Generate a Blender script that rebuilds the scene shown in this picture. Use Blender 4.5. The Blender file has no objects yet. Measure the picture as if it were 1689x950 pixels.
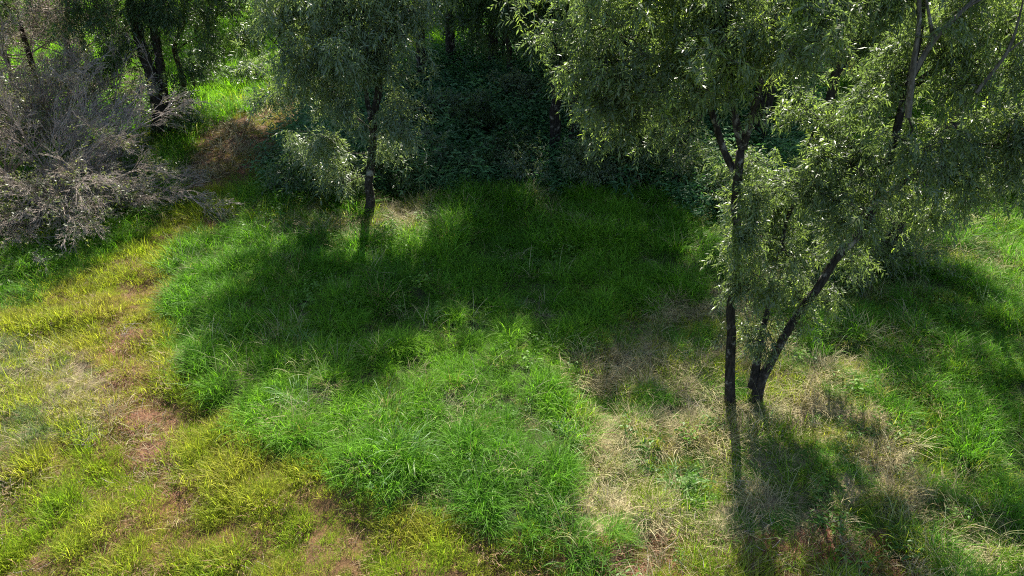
import bpy, math, random
import numpy as np
from mathutils import Vector

# ------------------------------------------------------------------ camera, sky, sun, exposure
scene = bpy.context.scene
R = math.radians
CAM_H, PITCH, FPX = 9.0, R(30), 1165.0
cam_d = bpy.data.cameras.new('camera')
cam_d.sensor_width = 36.0
cam_d.lens = FPX / 1689.0 * 36.0
cam_d.clip_start = 0.1
cam_d.clip_end = 2000.0
cam = bpy.data.objects.new('camera', cam_d)
cam.location = (0, 0, CAM_H)
cam.rotation_euler = (R(90) - PITCH, 0, 0)
scene.collection.objects.link(cam)
scene.camera = cam

SUN_EL, SUN_AZ = R(46), R(3)          # azimuth from +Y towards +X
world = bpy.data.worlds.new('World')
scene.world = world
world.use_nodes = True
wn = world.node_tree
sky = wn.nodes.new('ShaderNodeTexSky')
sky.sky_type = 'NISHITA'
sky.sun_disc = False
sky.sun_elevation = SUN_EL
sky.sun_rotation = SUN_AZ
wn.links.new(sky.outputs[0], wn.nodes['Background'].inputs[0])
wn.nodes['Background'].inputs[1].default_value = 0.09
sun_d = bpy.data.lights.new('sun', 'SUN')
sun_d.energy = 5.0
sun_d.angle = R(0.5)
sun_d.color = (1.0, 0.94, 0.83)
sun = bpy.data.objects.new('sun', sun_d)
sdir = Vector((math.sin(SUN_AZ) * math.cos(SUN_EL), math.cos(SUN_AZ) * math.cos(SUN_EL), math.sin(SUN_EL)))
sun.rotation_euler = (-sdir).to_track_quat('-Z', 'Y').to_euler()
sun.location = sdir * 60
scene.collection.objects.link(sun)
vs = scene.view_settings
vs.view_transform = 'Standard'
vs.look = 'None'
vs.gamma = 1.0
vs.exposure = 1.45
cy = scene.cycles
cy.max_bounces = 7
cy.diffuse_bounces = 4
cy.glossy_bounces = 2
cy.transmission_bounces = 5
cy.transparent_max_bounces = 4
cy.use_denoising = False
scene.render.filter_size = 1.1
cy.pixel_filter_type = 'BLACKMAN_HARRIS'
cy.filter_width = 1.1
cy.caustics_reflective = False
cy.caustics_refractive = False
cy.sample_clamp_indirect = 3.0

C = scene.collection

# ------------------------------------------------------------------ projection helpers (photo pixel -> place in the world)
CP, SP = math.cos(PITCH), math.sin(PITCH)


def ray(u, v):
    a = (u - 844.5) / FPX
    b = -(v - 475.0) / FPX
    return a, CP + b * SP, -SP + b * CP


def G(u, v):
    a, y, z = ray(u, v)
    t = -CAM_H / z
    return a * t, y * t


def P(u, v, Y):
    a, y, z = ray(u, v)
    t = Y / y
    return np.array((a * t, Y, CAM_H + z * t))


def to_px(x, y, z):
    dz = z - CAM_H
    f = y * CP - dz * SP
    up = y * SP + dz * CP
    f = np.maximum(f, 0.05)
    return 844.5 + FPX * x / f, 475.0 - FPX * up / f


# ------------------------------------------------------------------ noise
def vnoise(x, y, seed=0):
    xi = np.floor(x).astype(np.int64)
    yi = np.floor(y).astype(np.int64)
    fx = x - xi
    fy = y - yi
    fx = fx * fx * (3 - 2 * fx)
    fy = fy * fy * (3 - 2 * fy)

    def h(i, j):
        n = (i * 374761393 + j * 668265263 + seed * 974634777) & 0xffffffff
        n = ((n ^ (n >> 13)) * 1274126177) & 0xffffffff
        n = n ^ (n >> 16)
        return (n & 0xffff) / 65535.0
    a = h(xi, yi) * (1 - fx) + h(xi + 1, yi) * fx
    b = h(xi, yi + 1) * (1 - fx) + h(xi + 1, yi + 1) * fx
    return a * (1 - fy) + b * fy


def fbm(x, y, scale, seed=0, octs=3):
    s = 0
    amp, tot = 1.0, 0.0
    for o in range(octs):
        s = s + amp * vnoise(np.asarray(x) / scale + 17.3 * o, np.asarray(y) / scale - 9.1 * o, seed + o)
        tot += amp
        amp *= 0.5
        scale *= 0.5
    return s / tot


def inpoly(u, v, poly):
    u = np.asarray(u, float)
    v = np.asarray(v, float)
    ins = np.zeros(u.shape, bool)
    n = len(poly)
    for i in range(n):
        x1, y1 = poly[i]
        x2, y2 = poly[(i + 1) % n]
        c = ((y1 > v) != (y2 > v))
        xx = (x2 - x1) * (v - y1) / ((y2 - y1) if y2 != y1 else 1e-9) + x1
        ins ^= c & (u < xx)
    return ins


# regions of the ground, outlines read off the photograph and laid on the ground plane
POLY = {
    'path': [(-500, 640), (-200, 560), (0, 520), (60, 500), (170, 440), (215, 425), (290, 470), (285, 560), (305, 640), (380, 690), (450, 745),
             (560, 800), (650, 835), (800, 875), (960, 905), (1010, 1500), (-900, 1500)],
    'pathup': [(170, 440), (300, 350), (345, 320), (400, 325), (370, 380), (290, 420), (290, 475)],
    'bare': [(165, 540), (235, 545), (265, 640), (300, 730), (370, 800), (360, 850), (250, 840), (195, 720), (150, 600)],
    'redpath': [(285, 325), (325, 225), (400, 185), (455, 162), (560, 122), (650, 108), (600, 145), (525, 182), (490, 235), (475, 275), (420, 300), (345, 330)],
    'redfoot': [(1000, 885), (1180, 880), (1350, 860), (1520, 900), (1560, 1000), (1560, 1500), (960, 1500)],
    'greyleft': [(-600, 540), (0, 560), (110, 560), (160, 620), (190, 690), (180, 720), (60, 760), (-600, 800)],
    'darkleft': [(-500, 730), (0, 750), (60, 780), (60, 850), (0, 890), (-500, 900)],
    'tall': [(290, 470), (290, 420), (345, 385), (400, 330), (600, 330), (1090, 325), (1200, 400), (1210, 480), (1120, 520), (1000, 530), (955, 590),
             (945, 700), (960, 800), (990, 890), (960, 905), (800, 875), (650, 835), (560, 800), (450, 745), (380, 690), (305, 640), (285, 560)],
    'straw': [(955, 590), (1000, 530), (1120, 515), (1210, 480), (1300, 560), (1420, 620), (1500, 700), (1560, 860), (1520, 900), (1350, 870),
              (1180, 885), (990, 890), (960, 800), (945, 700)],
    'strawmid': [(600, 395), (610, 350), (700, 345), (720, 385), (640, 410), (430, 395), (430, 360), (520, 350)],
    'meadow': [(-700, 235), (0, 235), (180, 210), (330, 190), (400, 160), (455, 140), (470, 60), (440, -100), (-900, -100)],
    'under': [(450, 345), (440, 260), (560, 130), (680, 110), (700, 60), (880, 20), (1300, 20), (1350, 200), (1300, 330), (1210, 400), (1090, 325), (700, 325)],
    'glade': [(690, 110), (690, -60), (790, -60), (810, 50), (800, 70), (730, 95)],
}


def zone_of(x, y, jit=14, seed=5):
    """0 green grass, 1 path, 2 bare, 3 red path, 4 tall, 5 straw, 6 meadow, 7 undergrowth, 8 grey left, 9 red foot, 10 dark left"""
    u, v = to_px(x, y, np.zeros_like(x))
    sc = np.clip(12.0 / np.maximum(y, 3), 0.15, 1.6)
    u = u + (fbm(x, y, 0.9, seed) - 0.5) * 4 * jit * sc
    v = v + (fbm(x, y, 0.9, seed + 7) - 0.5) * 3 * jit * sc
    u = u + (vnoise(x / 0.13, y / 0.13, 77) - 0.5) * 34 * sc
    v = v + (vnoise(x / 0.13, y / 0.13, 78) - 0.5) * 26 * sc
    z = np.zeros(x.shape, int)
    for name, k in (('meadow', 6), ('under', 7), ('tall', 4), ('straw', 5), ('strawmid', 5), ('path', 1), ('pathup', 1), ('greyleft', 8),
                    ('darkleft', 10), ('bare', 2), ('redpath', 3), ('redfoot', 9), ('glade', 6)):
        z[inpoly(u, v, POLY[name])] = k
    return z


def smooth_in(x, y, name, w=0.5):
    """rough 0..1 softness: share of jittered neighbours inside a region"""
    s = np.zeros(x.shape)
    offs = [(0, 0), (w, 0), (-w, 0), (0, w), (0, -w), (.7 * w, .7 * w), (-.7 * w, .7 * w), (.7 * w, -.7 * w), (-.7 * w, -.7 * w)]
    for dx, dy in offs:
        u, v = to_px(x + dx, y + dy, np.zeros_like(x))
        s += inpoly(u, v, POLY[name])
    return s / len(offs)


def height(x, y):
    x = np.asarray(x, float)
    y = np.asarray(y, float)
    h = (fbm(x, y, 1.3, 3) - 0.5) * 0.34 * np.clip((30 - y) / 8, 0.3, 1) + (fbm(x, y, 0.7, 8, 2) - 0.5) * 0.34 * np.clip((26 - y) / 8, 0.15, 1) + (fbm(x, y, 9.0, 11) - 0.5) * 0.5
    near = (y > 5) & (y < 24)
    if near.any():
        m = np.zeros(h.shape)
        m[near] = smooth_in(x[near], y[near], 'tall', 0.45)
        h = h + 0.24 * m
    far = np.clip((np.hypot(x, y) - 45) / 60, 0, 1)
    h = h * (1 - far) + far * (fbm(x, y, 60.0, 21) - 0.3) * 3
    return h


def H(x, y):
    return float(height(np.array([x]), np.array([y]))[0])


# ------------------------------------------------------------------ materials
def new_mat(name):
    m = bpy.data.materials.new(name)
    m.use_nodes = True
    nt = m.node_tree
    for n in list(nt.nodes):
        nt.nodes.remove(n)
    out = nt.nodes.new('ShaderNodeOutputMaterial')
    return m, nt, out


def N(nt, t, **kw):
    n = nt.nodes.new(t)
    for k, v in kw.items():
        setattr(n, k, v)
    return n


def leaf_mat(name, c0, c1, c2, trans=0.45, rough=0.42, spec=0.5, tint=None, ttint=(1.25, 1.35, 0.55), var=0.35):
    """leaf blade: glossy skin, coloured body, light shining through; colour varies leaf by leaf and clump by clump"""
    m, nt, out = new_mat(name)
    L = nt.links.new
    at = N(nt, 'ShaderNodeAttribute')
    at.attribute_name = 'rnd'
    if tint:
        ti = N(nt, 'ShaderNodeAttribute')
        ti.attribute_name = 'tint'
        ti.attribute_type = 'INSTANCER'
        mul = N(nt, 'ShaderNodeMapRange')
        mul.inputs[1].default_value = 0
        mul.inputs[2].default_value = 1
        mul.inputs[3].default_value = 1 - var
        mul.inputs[4].default_value = 1 + var
        L(at.outputs['Fac'], mul.inputs[0])
        vm = N(nt, 'ShaderNodeVectorMath', operation='SCALE')
        L(ti.outputs['Color'], vm.inputs[0])
        L(mul.outputs[0], vm.inputs['Scale'])
        col = vm.outputs[0]
    else:
        rp = N(nt, 'ShaderNodeValToRGB')
        e = rp.color_ramp.elements
        e[0].position = 0.0
        e[0].color = (*c0, 1)
        e[1].position = 1.0
        e[1].color = (*c2, 1)
        mid = e.new(0.66)
        mid.color = (*c1, 1)
        nz = N(nt, 'ShaderNodeTexNoise')
        nz.inputs['Scale'].default_value = 0.9
        nz.inputs['Detail'].default_value = 3
        tc = N(nt, 'ShaderNodeTexCoord')
        L(tc.outputs['Object'], nz.inputs['Vector'])
        mx = N(nt, 'ShaderNodeMath', operation='MULTIPLY_ADD')
        L(nz.outputs['Fac'], mx.inputs[0])
        mx.inputs[1].default_value = 1.3
        ad = N(nt, 'ShaderNodeMath', operation='MULTIPLY_ADD')
        L(at.outputs['Fac'], ad.inputs[0])
        ad.inputs[1].default_value = 0.6
        ad.inputs[2].default_value = -0.45
        L(ad.outputs[0], mx.inputs[2])
        L(mx.outputs[0], rp.inputs[0])
        col = rp.outputs[0]
    pb = N(nt, 'ShaderNodeBsdfPrincipled')
    L(col, pb.inputs['Base Color'])
    pb.inputs['Roughness'].default_value = rough
    pb.inputs['Specular IOR Level'].default_value = spec
    tr = N(nt, 'ShaderNodeBsdfTranslucent')
    tm = N(nt, 'ShaderNodeVectorMath', operation='MULTIPLY')
    L(col, tm.inputs[0])
    tm.inputs[1].default_value = ttint
    L(tm.outputs[0], tr.inputs['Color'])
    ms = N(nt, 'ShaderNodeMixShader')
    ms.inputs[0].default_value = trans
    L(pb.outputs[0], ms.inputs[1])
    L(tr.outputs[0], ms.inputs[2])
    L(ms.outputs[0], out.inputs[0])
    return m


def bark_mat(name, dark, light, patch, patch_amt=0.62):
    m, nt, out = new_mat(name)
    L = nt.links.new
    tc = N(nt, 'ShaderNodeTexCoord')
    mp = N(nt, 'ShaderNodeMapping')
    mp.inputs['Scale'].default_value = (1, 1, 0.25)
    L(tc.outputs['Object'], mp.inputs['Vector'])
    n1 = N(nt, 'ShaderNodeTexNoise')
    n1.inputs['Scale'].default_value = 22
    n1.inputs['Detail'].default_value = 6
    L(mp.outputs[0], n1.inputs['Vector'])
    n2 = N(nt, 'ShaderNodeTexNoise')
    n2.inputs['Scale'].default_value = 4.0
    n2.inputs['Detail'].default_value = 4
    n2.inputs['Roughness'].default_value = 0.65
    L(tc.outputs['Object'], n2.inputs['Vector'])
    r1 = N(nt, 'ShaderNodeValToRGB')
    r1.color_ramp.elements[0].position = 0.35
    r1.color_ramp.elements[0].color = (*dark, 1)
    r1.color_ramp.elements[1].position = 0.7
    r1.color_ramp.elements[1].color = (*light, 1)
    L(n1.outputs['Fac'], r1.inputs[0])
    r2 = N(nt, 'ShaderNodeValToRGB')
    r2.color_ramp.elements[0].position = patch_amt - 0.03
    r2.color_ramp.elements[0].color = (0, 0, 0, 1)
    r2.color_ramp.elements[1].position = patch_amt + 0.07
    r2.color_ramp.elements[1].color = (1, 1, 1, 1)
    L(n2.outputs['Fac'], r2.inputs[0])
    mx = N(nt, 'ShaderNodeMix', data_type='RGBA')
    L(r2.outputs[0], mx.inputs[0])
    L(r1.outputs[0], mx.inputs[6])
    mx.inputs[7].default_value = (*patch, 1)
    pb = N(nt, 'ShaderNodeBsdfPrincipled')
    pb.inputs['Roughness'].default_value = 0.9
    pb.inputs['Specular IOR Level'].default_value = 0.2
    L(mx.outputs[2], pb.inputs['Base Color'])
    bp = N(nt, 'ShaderNodeBump')
    bp.inputs['Strength'].default_value = 1.0
    bp.inputs['Distance'].default_value = 0.05
    L(n1.outputs['Fac'], bp.inputs['Height'])
    L(bp.outputs[0], pb.inputs['Normal'])
    L(pb.outputs[0], out.inputs[0])
    return m


def ground_mat():
    m, nt, out = new_mat('soil_and_litter')
    L = nt.links.new
    at = N(nt, 'ShaderNodeAttribute')
    at.attribute_name = 'soil'
    tc = N(nt, 'ShaderNodeTexCoord')
    n1 = N(nt, 'ShaderNodeTexNoise')
    n1.inputs['Scale'].default_value = 7
    n1.inputs['Detail'].default_value = 8
    n1.inputs['Roughness'].default_value = 0.7
    L(tc.outputs['Object'], n1.inputs['Vector'])
    n2 = N(nt, 'ShaderNodeTexNoise')
    n2.inputs['Scale'].default_value = 45
    n2.inputs['Detail'].default_value = 4
    L(tc.outputs['Object'], n2.inputs['Vector'])
    r = N(nt, 'ShaderNodeMapRange')
    r.inputs[1].default_value = 0.3
    r.inputs[2].default_value = 0.7
    r.inputs[3].default_value = 0.45
    r.inputs[4].default_value = 1.45
    L(n1.outputs['Fac'], r.inputs[0])
    r2 = N(nt, 'ShaderNodeMapRange')
    r2.inputs[1].default_value = 0.3
    r2.inputs[2].default_value = 0.7
    r2.inputs[3].default_value = 0.7
    r2.inputs[4].default_value = 1.3
    L(n2.outputs['Fac'], r2.inputs[0])
    mm = N(nt, 'ShaderNodeMath', operation='MULTIPLY')
    L(r.outputs[0], mm.inputs[0])
    L(r2.outputs[0], mm.inputs[1])
    vm = N(nt, 'ShaderNodeVectorMath', operation='SCALE')
    L(at.outputs['Color'], vm.inputs[0])
    L(mm.outputs[0], vm.inputs['Scale'])
    pb = N(nt, 'ShaderNodeBsdfPrincipled')
    pb.inputs['Roughness'].default_value = 0.95
    pb.inputs['Specular IOR Level'].default_value = 0.15
    L(vm.outputs[0], pb.inputs['Base Color'])
    bp = N(nt, 'ShaderNodeBump')
    bp.inputs['Strength'].default_value = 0.8
    bp.inputs['Distance'].default_value = 0.05
    L(n1.outputs['Fac'], bp.inputs['Height'])
    L(bp.outputs[0], pb.inputs['Normal'])
    L(pb.outputs[0], out.inputs[0])
    return m


M_GRASS = leaf_mat('grass_blade', None, None, None, trans=0.55, rough=0.5, spec=0.22, tint=True, ttint=(1.1, 1.25, 0.55), var=0.6)
M_STRAW = leaf_mat('dry_blade', None, None, None, trans=0.25, rough=0.6, spec=0.35, tint=True, ttint=(1.0, 0.95, 0.8), var=0.45)
M_WEED = leaf_mat('undergrowth_leaf', None, None, None, trans=0.35, rough=0.52, spec=0.35, tint=True, ttint=(1.0, 1.3, 0.6), var=0.45)
M_LEAF_A = leaf_mat('front_tree_leaf', (0.09, 0.125, 0.07), (0.18, 0.235, 0.11), (0.38, 0.47, 0.06), trans=0.55, rough=0.42, spec=0.9, ttint=(1.3, 1.45, 0.6))
M_LEAF_B = leaf_mat('drooping_tree_leaf', (0.14, 0.19, 0.12), (0.2, 0.26, 0.16), (0.3, 0.37, 0.13), trans=0.48, rough=0.42, spec=0.9)
M_LEAF_C = leaf_mat('dark_tree_leaf', (0.045, 0.085, 0.04), (0.085, 0.145, 0.055), (0.17, 0.25, 0.05), trans=0.45, rough=0.4, spec=0.6)
M_LEAF_D = leaf_mat('pale_shrub_leaf', (0.1, 0.13, 0.06), (0.17, 0.19, 0.09), (0.28, 0.3, 0.14), trans=0.4, rough=0.45, spec=0.6)
M_BARK = bark_mat('dark_blotched_bark', (0.012, 0.01, 0.008), (0.05, 0.042, 0.036), (0.24, 0.225, 0.2), 0.58)
M_BARK2 = bark_mat('brown_bark', (0.02, 0.016, 0.012), (0.075, 0.06, 0.045), (0.16, 0.15, 0.12), 0.68)
M_BARKG = bark_mat('grey_limb_bark', (0.07, 0.062, 0.052), (0.2, 0.18, 0.155), (0.3, 0.28, 0.25), 0.62)
M_TWIG = bark_mat('bare_grey_twig', (0.25, 0.2, 0.165), (0.5, 0.425, 0.36), (0.57, 0.5, 0.43), 0.6)
M_RED = bark_mat('red_brown_bark', (0.16, 0.035, 0.02), (0.3, 0.08, 0.04), (0.3, 0.1, 0.06), 0.8)


# ------------------------------------------------------------------ mesh helpers
def mesh_from(name, verts, faces4=None, faces3=None, mat=None, rnd=None, smooth=False):
    me = bpy.data.meshes.new(name)
    nq = 0 if faces4 is None else len(faces4)
    nt_ = 0 if faces3 is None else len(faces3)
    me.vertices.add(len(verts))
    me.vertices.foreach_set('co', np.asarray(verts, np.float32).ravel())
    li = []
    starts = []
    tot = []
    if nq:
        li.append(np.asarray(faces4, np.int32).ravel())
        starts.append(np.arange(nq) * 4)
    if nt_:
        li.append(np.asarray(faces3, np.int32).ravel())
        starts.append(nq * 4 + np.arange(nt_) * 3)
    li = np.concatenate(li)
    me.loops.add(len(li))
    me.loops.foreach_set('vertex_index', li)
    me.polygons.add(nq + nt_)
    me.polygons.foreach_set('loop_start', np.concatenate(starts).astype(np.int32))
    if smooth:
        me.polygons.foreach_set('use_smooth', np.ones(nq + nt_, bool))
    if rnd is not None:
        a = me.attributes.new('rnd', 'FLOAT', 'POINT')
        a.data.foreach_set('value', np.asarray(rnd, np.float32))
    me.update(calc_edges=True)
    if mat:
        me.materials.append(mat)
    return me


def link(name, me, parent=None, loc=None, coll=None):
    o = bpy.data.objects.new(name, me)
    (coll or C).objects.link(o)
    if parent is not None:
        o.parent = parent
    if loc is not None:
        o.location = loc
    return o


def tag(o, label=None, cat=None, group=None, kind=None):
    if label:
        o['label'] = label
    if cat:
        o['category'] = cat
    if group:
        o['group'] = group
    if kind:
        o['kind'] = kind
    return o


def empty(name, loc, label, cat, group=None):
    o = bpy.data.objects.new(name, None)
    o.location = loc
    C.objects.link(o)
    return tag(o, label, cat, group)


def norm(a):
    return a / np.maximum(np.linalg.norm(a, axis=-1, keepdims=True), 1e-9)


def perp(d):
    ref = np.where(np.abs(d[..., 2:3]) > 0.9, np.array([1.0, 0, 0]), np.array([0, 0, 1.0]))
    s = norm(np.cross(d, ref))
    return s, np.cross(s, d)


def prisms(p0, p1, r0, r1, sides):
    d = norm(p1 - p0)
    s, u = perp(d)
    V = []
    for k in range(sides):
        a = 2 * math.pi * k / sides
        o = s * math.cos(a) + u * math.sin(a)
        V.append(p0 + o * r0[:, None])
    for k in range(sides):
        a = 2 * math.pi * k / sides
        o = s * math.cos(a) + u * math.sin(a)
        V.append(p1 + o * r1[:, None])
    V = np.stack(V, 1)
    n = len(p0)
    i = (np.arange(n) * 2 * sides)[:, None]
    q = np.concatenate([i + np.array([[k, (k + 1) % sides, sides + (k + 1) % sides, sides + k]]) for k in range(sides)], 0)
    return V.reshape(-1, 3), q


# ------------------------------------------------------------------ grass blades
def blades(rng, n, spread, lmin, lmax, w, lean0, lean1, curl, bias=(0, 0), seg=3, flat=0.0):
    """n curved tapering blades; returns verts, quads, tris, rnd"""
    r = spread * np.sqrt(rng.random(n))
    th = rng.random(n) * 2 * math.pi
    base = np.stack([r * np.cos(th), r * np.sin(th), np.full(n, -0.02)], 1)
    L = lmin + (lmax - lmin) * rng.random(n) ** 1.3
    az = th + rng.normal(0, 1.1, n)
    lean = lean0 + (lean1 - lean0) * rng.random(n)
    hd = np.stack([np.cos(az) + bias[0], np.sin(az) + bias[1], np.zeros(n)], 1)
    hd = norm(hd)
    side = np.stack([-hd[:, 1], hd[:, 0], np.zeros(n)], 1)
    tw = rng.normal(0, 0.5, n)[:, None]
    width = (w * (0.6 + 0.8 * rng.random(n)))[:, None]
    p = base.copy()
    ang = lean.copy()
    pts = [p.copy()]
    cu = curl * (0.5 + rng.random(n))
    for k in range(seg):
        d = hd * np.sin(ang)[:, None] + np.array([0, 0, 1.0]) * np.cos(ang)[:, None]
        p = p + d * (L / seg)[:, None]
        if flat:
            p[:, 2] = np.maximum(p[:, 2], flat * rng.random(n))
        pts.append(p.copy())
        ang = ang + cu
    verts = []
    sd = norm(side * np.cos(tw) + np.array([0, 0, 1.0]) * np.sin(tw) * 0.5)
    prof = [0.75, 1.0, 0.8, 0.5][:seg]
    cols = []
    for k in range(seg):
        cols.append(pts[k] - sd * width * prof[k] * 0.5)
        cols.append(pts[k] + sd * width * prof[k] * 0.5)
    cols.append(pts[seg])
    V = np.stack(cols, 1)           # n, 2*seg+1, 3
    m = 2 * seg + 1
    idx = (np.arange(n) * m)[:, None]
    quads = np.concatenate([idx + np.array([[2 * k, 2 * k + 1, 2 * k + 3, 2 * k + 2]]) for k in range(seg - 1)], 0)
    tris = idx + np.array([[2 * seg - 2, 2 * seg - 1, 2 * seg]])
    rnd = np.repeat(rng.random(n), m)
    return V.reshape(-1, 3), quads, tris, rnd


def join_geo(parts):
    V, Q, T, Rn = [], [], [], []
    o = 0
    for v, q, t, r in parts:
        V.append(v)
        if q is not None and len(q):
            Q.append(q + o)
        if t is not None and len(t):
            T.append(t + o)
        Rn.append(r)
        o += len(v)
    return np.concatenate(V), (np.concatenate(Q) if Q else None), (np.concatenate(T) if T else None), np.concatenate(Rn)


def leaves_at(rng, base, d, length, width, droop=0.25, rn=None):
    """diamond leaves folded a little along the midrib: 4 verts, 2 tris"""
    n = len(base)
    s, _ = perp(d)
    u2 = np.cross(s, d)
    ro = rng.normal(0, 0.75, n)
    w = s * np.cos(ro)[:, None] + u2 * np.sin(ro)[:, None]
    length = (length * (0.65 + 0.7 * rng.random(n)))[:, None]
    width = (width * (0.7 + 0.6 * rng.random(n)))[:, None]
    tip = base + d * length
    tip[:, 2] -= droop * length[:, 0] * 0.5
    mid = base + d * length * 0.45
    V = np.stack([base, mid - w * width * .5, tip, mid + w * width * .5], 1).reshape(-1, 3)
    i = (np.arange(n) * 4)[:, None]
    q = i + np.array([[0, 1, 2, 3]])
    if rn is None:
        rn = rng.random(n)
    return V, q, None, np.repeat(rn, 4)


def weed(rng, hgt, nst, nl, ll, lw, spread):
    """leafy plant: arching stems with pointed leaves all along"""
    parts = []
    for k in range(nst):
        a = rng.random() * 2 * math.pi
        b = np.array([math.cos(a), math.sin(a), 0]) * spread * rng.random()
        h = hgt * (0.6 + 0.5 * rng.random())
        out = np.array([math.cos(a), math.sin(a), 0]) * h * (0.15 + 0.5 * rng.random())
        t = np.linspace(0.12, 1, nl)
        pts = b + out * (t ** 1.6)[:, None] + np.array([0, 0, 1.0]) * (h * (t - 0.18 * t ** 3))[:, None]
        az = np.arange(nl) * 2.4 + rng.random() * 6
        el = 0.5 - 0.7 * rng.random(nl)
        d = np.stack([np.cos(az) * np.cos(el), np.sin(az) * np.cos(el), np.sin(el)], 1)
        sz = 1.15 - 0.5 * t
        V, q, _, r = leaves_at(rng, pts, d, ll * sz, lw * sz, 0.5)
        # leaves lie mostly face up: second pair of quads gives the blade width
        parts.append((V, q, None, r * 0.6 + rng.random() * 0.4))
    return join_geo(parts)


def scatter_object(name, x, y, tuft_meshes, scale, tint, mat_unused, label, cat, tiltamt=0.12, seed=1, zoff=None, heading=None):
    """one 'stuff' object: a cloud of points, each carrying a tuft by geometry nodes"""
    rng = np.random.default_rng(seed)
    n = len(x)
    z = height(x, y) + (0 if zoff is None else zoff)
    me = bpy.data.meshes.new(name)
    me.vertices.add(n)
    me.vertices.foreach_set('co', np.stack([x, y, z], 1).astype(np.float32).ravel())
    rot = np.stack([rng.normal(0, tiltamt, n), rng.normal(0, tiltamt, n), rng.random(n) * 6.283 if heading is None else heading + rng.normal(0, 0.5, n)], 1)
    a = me.attributes.new('rot', 'FLOAT_VECTOR', 'POINT')
    a.data.foreach_set('vector', rot.astype(np.float32).ravel())
    a = me.attributes.new('scl', 'FLOAT_VECTOR', 'POINT')
    if scale.ndim == 1:
        scale = np.stack([scale] * 3, 1)
    a.data.foreach_set('vector', scale.astype(np.float32).ravel())
    a = me.attributes.new('idx', 'INT', 'POINT')
    a.data.foreach_set('value', rng.integers(0, len(tuft_meshes), n).astype(np.int32))
    a = me.attributes.new('tint', 'FLOAT_COLOR', 'POINT')
    a.data.foreach_set('color', np.concatenate([tint, np.ones((n, 1))], 1).astype(np.float32).ravel())
    o = link(name, me)
    tag(o, label, cat, kind='stuff')
    col = bpy.data.collections.new(name + '_tufts')
    for i, tm in enumerate(tuft_meshes):
        to = bpy.data.objects.new('%s_tuft_%02d' % (name, i), tm)
        col.objects.link(to)
    ng = bpy.data.node_groups.new(name + '_nodes', 'GeometryNodeTree')
    ng.interface.new_socket('Geometry', in_out='INPUT', socket_type='NodeSocketGeometry')
    ng.interface.new_socket('Geometry', in_out='OUTPUT', socket_type='NodeSocketGeometry')
    gi = ng.nodes.new('NodeGroupInput')
    go = ng.nodes.new('NodeGroupOutput')
    m2p = ng.nodes.new('GeometryNodeMeshToPoints')
    iop = ng.nodes.new('GeometryNodeInstanceOnPoints')
    ci = ng.nodes.new('GeometryNodeCollectionInfo')
    ci.inputs[0].default_value = col
    ci.inputs['Separate Children'].default_value = True
    ci.inputs['Reset Children'].default_value = True

    def named(nm, dt):
        q = ng.nodes.new('GeometryNodeInputNamedAttribute')
        q.data_type = dt
        q.inputs[0].default_value = nm
        return q.outputs[0]
    L = ng.links.new
    L(gi.outputs[0], m2p.inputs[0])
    L(m2p.outputs[0], iop.inputs['Points'])
    L(ci.outputs[0], iop.inputs['Instance'])
    iop.inputs['Pick Instance'].default_value = True
    L(named('idx', 'INT'), iop.inputs['Instance Index'])
    e2r = ng.nodes.new('FunctionNodeEulerToRotation')
    L(named('rot', 'FLOAT_VECTOR'), e2r.inputs[0])
    L(e2r.outputs[0], iop.inputs['Rotation'])
    L(named('scl', 'FLOAT_VECTOR'), iop.inputs['Scale'])
    L(iop.outputs[0], go.inputs[0])
    md = o.modifiers.new('tufts', 'NODES')
    md.node_group = ng
    return o


# ------------------------------------------------------------------ ground sheet
def axis(a0, a1, step, far):
    core = np.arange(a0, a1 + step, step)
    out = []
    s, p = step, core[-1]
    while p < far:
        s *= 1.35
        p += s
        out.append(p)
    neg = []
    s, p = step, core[0]
    while p > -far:
        s *= 1.35
        p -= s
        neg.append(p)
    return np.array(neg[::-1] + list(core) + out)


gx = axis(-24, 24, 0.2, 600)
gy = axis(3, 44, 0.2, 600)
GX, GY = np.meshgrid(gx, gy)
fxx, fyy = GX.ravel(), GY.ravel()
gv = np.stack([fxx, fyy, height(fxx, fyy)], 1)
nx, ny = len(gx), len(gy)
ii = (np.arange(ny - 1)[:, None] * nx + np.arange(nx - 1)[None]).ravel()
gq = np.stack([ii, ii + 1, ii + nx + 1, ii + nx], 1)
gme = mesh_from('ground', gv, gq, None, ground_mat(), smooth=True)
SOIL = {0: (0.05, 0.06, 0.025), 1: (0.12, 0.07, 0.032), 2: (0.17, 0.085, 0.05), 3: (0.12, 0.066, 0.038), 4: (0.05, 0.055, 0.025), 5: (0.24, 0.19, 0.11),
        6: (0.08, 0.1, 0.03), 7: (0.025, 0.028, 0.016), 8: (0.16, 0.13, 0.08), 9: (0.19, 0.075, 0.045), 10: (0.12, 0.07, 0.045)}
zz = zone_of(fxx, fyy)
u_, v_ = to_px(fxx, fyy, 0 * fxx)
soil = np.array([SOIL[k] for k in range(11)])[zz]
behind = fyy < 3
soil[behind] = SOIL[0]
br = fbm(fxx, fyy, 2.2, 41)
red = np.clip((br - 0.56) * 5, 0, 0.8)[:, None] * np.isin(zz, [1])[:, None]
soil = soil * (1 - red) + np.array([0.19, 0.085, 0.05]) * red
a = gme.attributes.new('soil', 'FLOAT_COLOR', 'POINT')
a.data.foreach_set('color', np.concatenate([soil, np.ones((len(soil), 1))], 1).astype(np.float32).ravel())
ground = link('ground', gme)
tag(ground, 'rough ground of reddish soil and litter under the grass', 'ground', kind='structure')

# ------------------------------------------------------------------ tufts
rg = np.random.default_rng(7)


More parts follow.
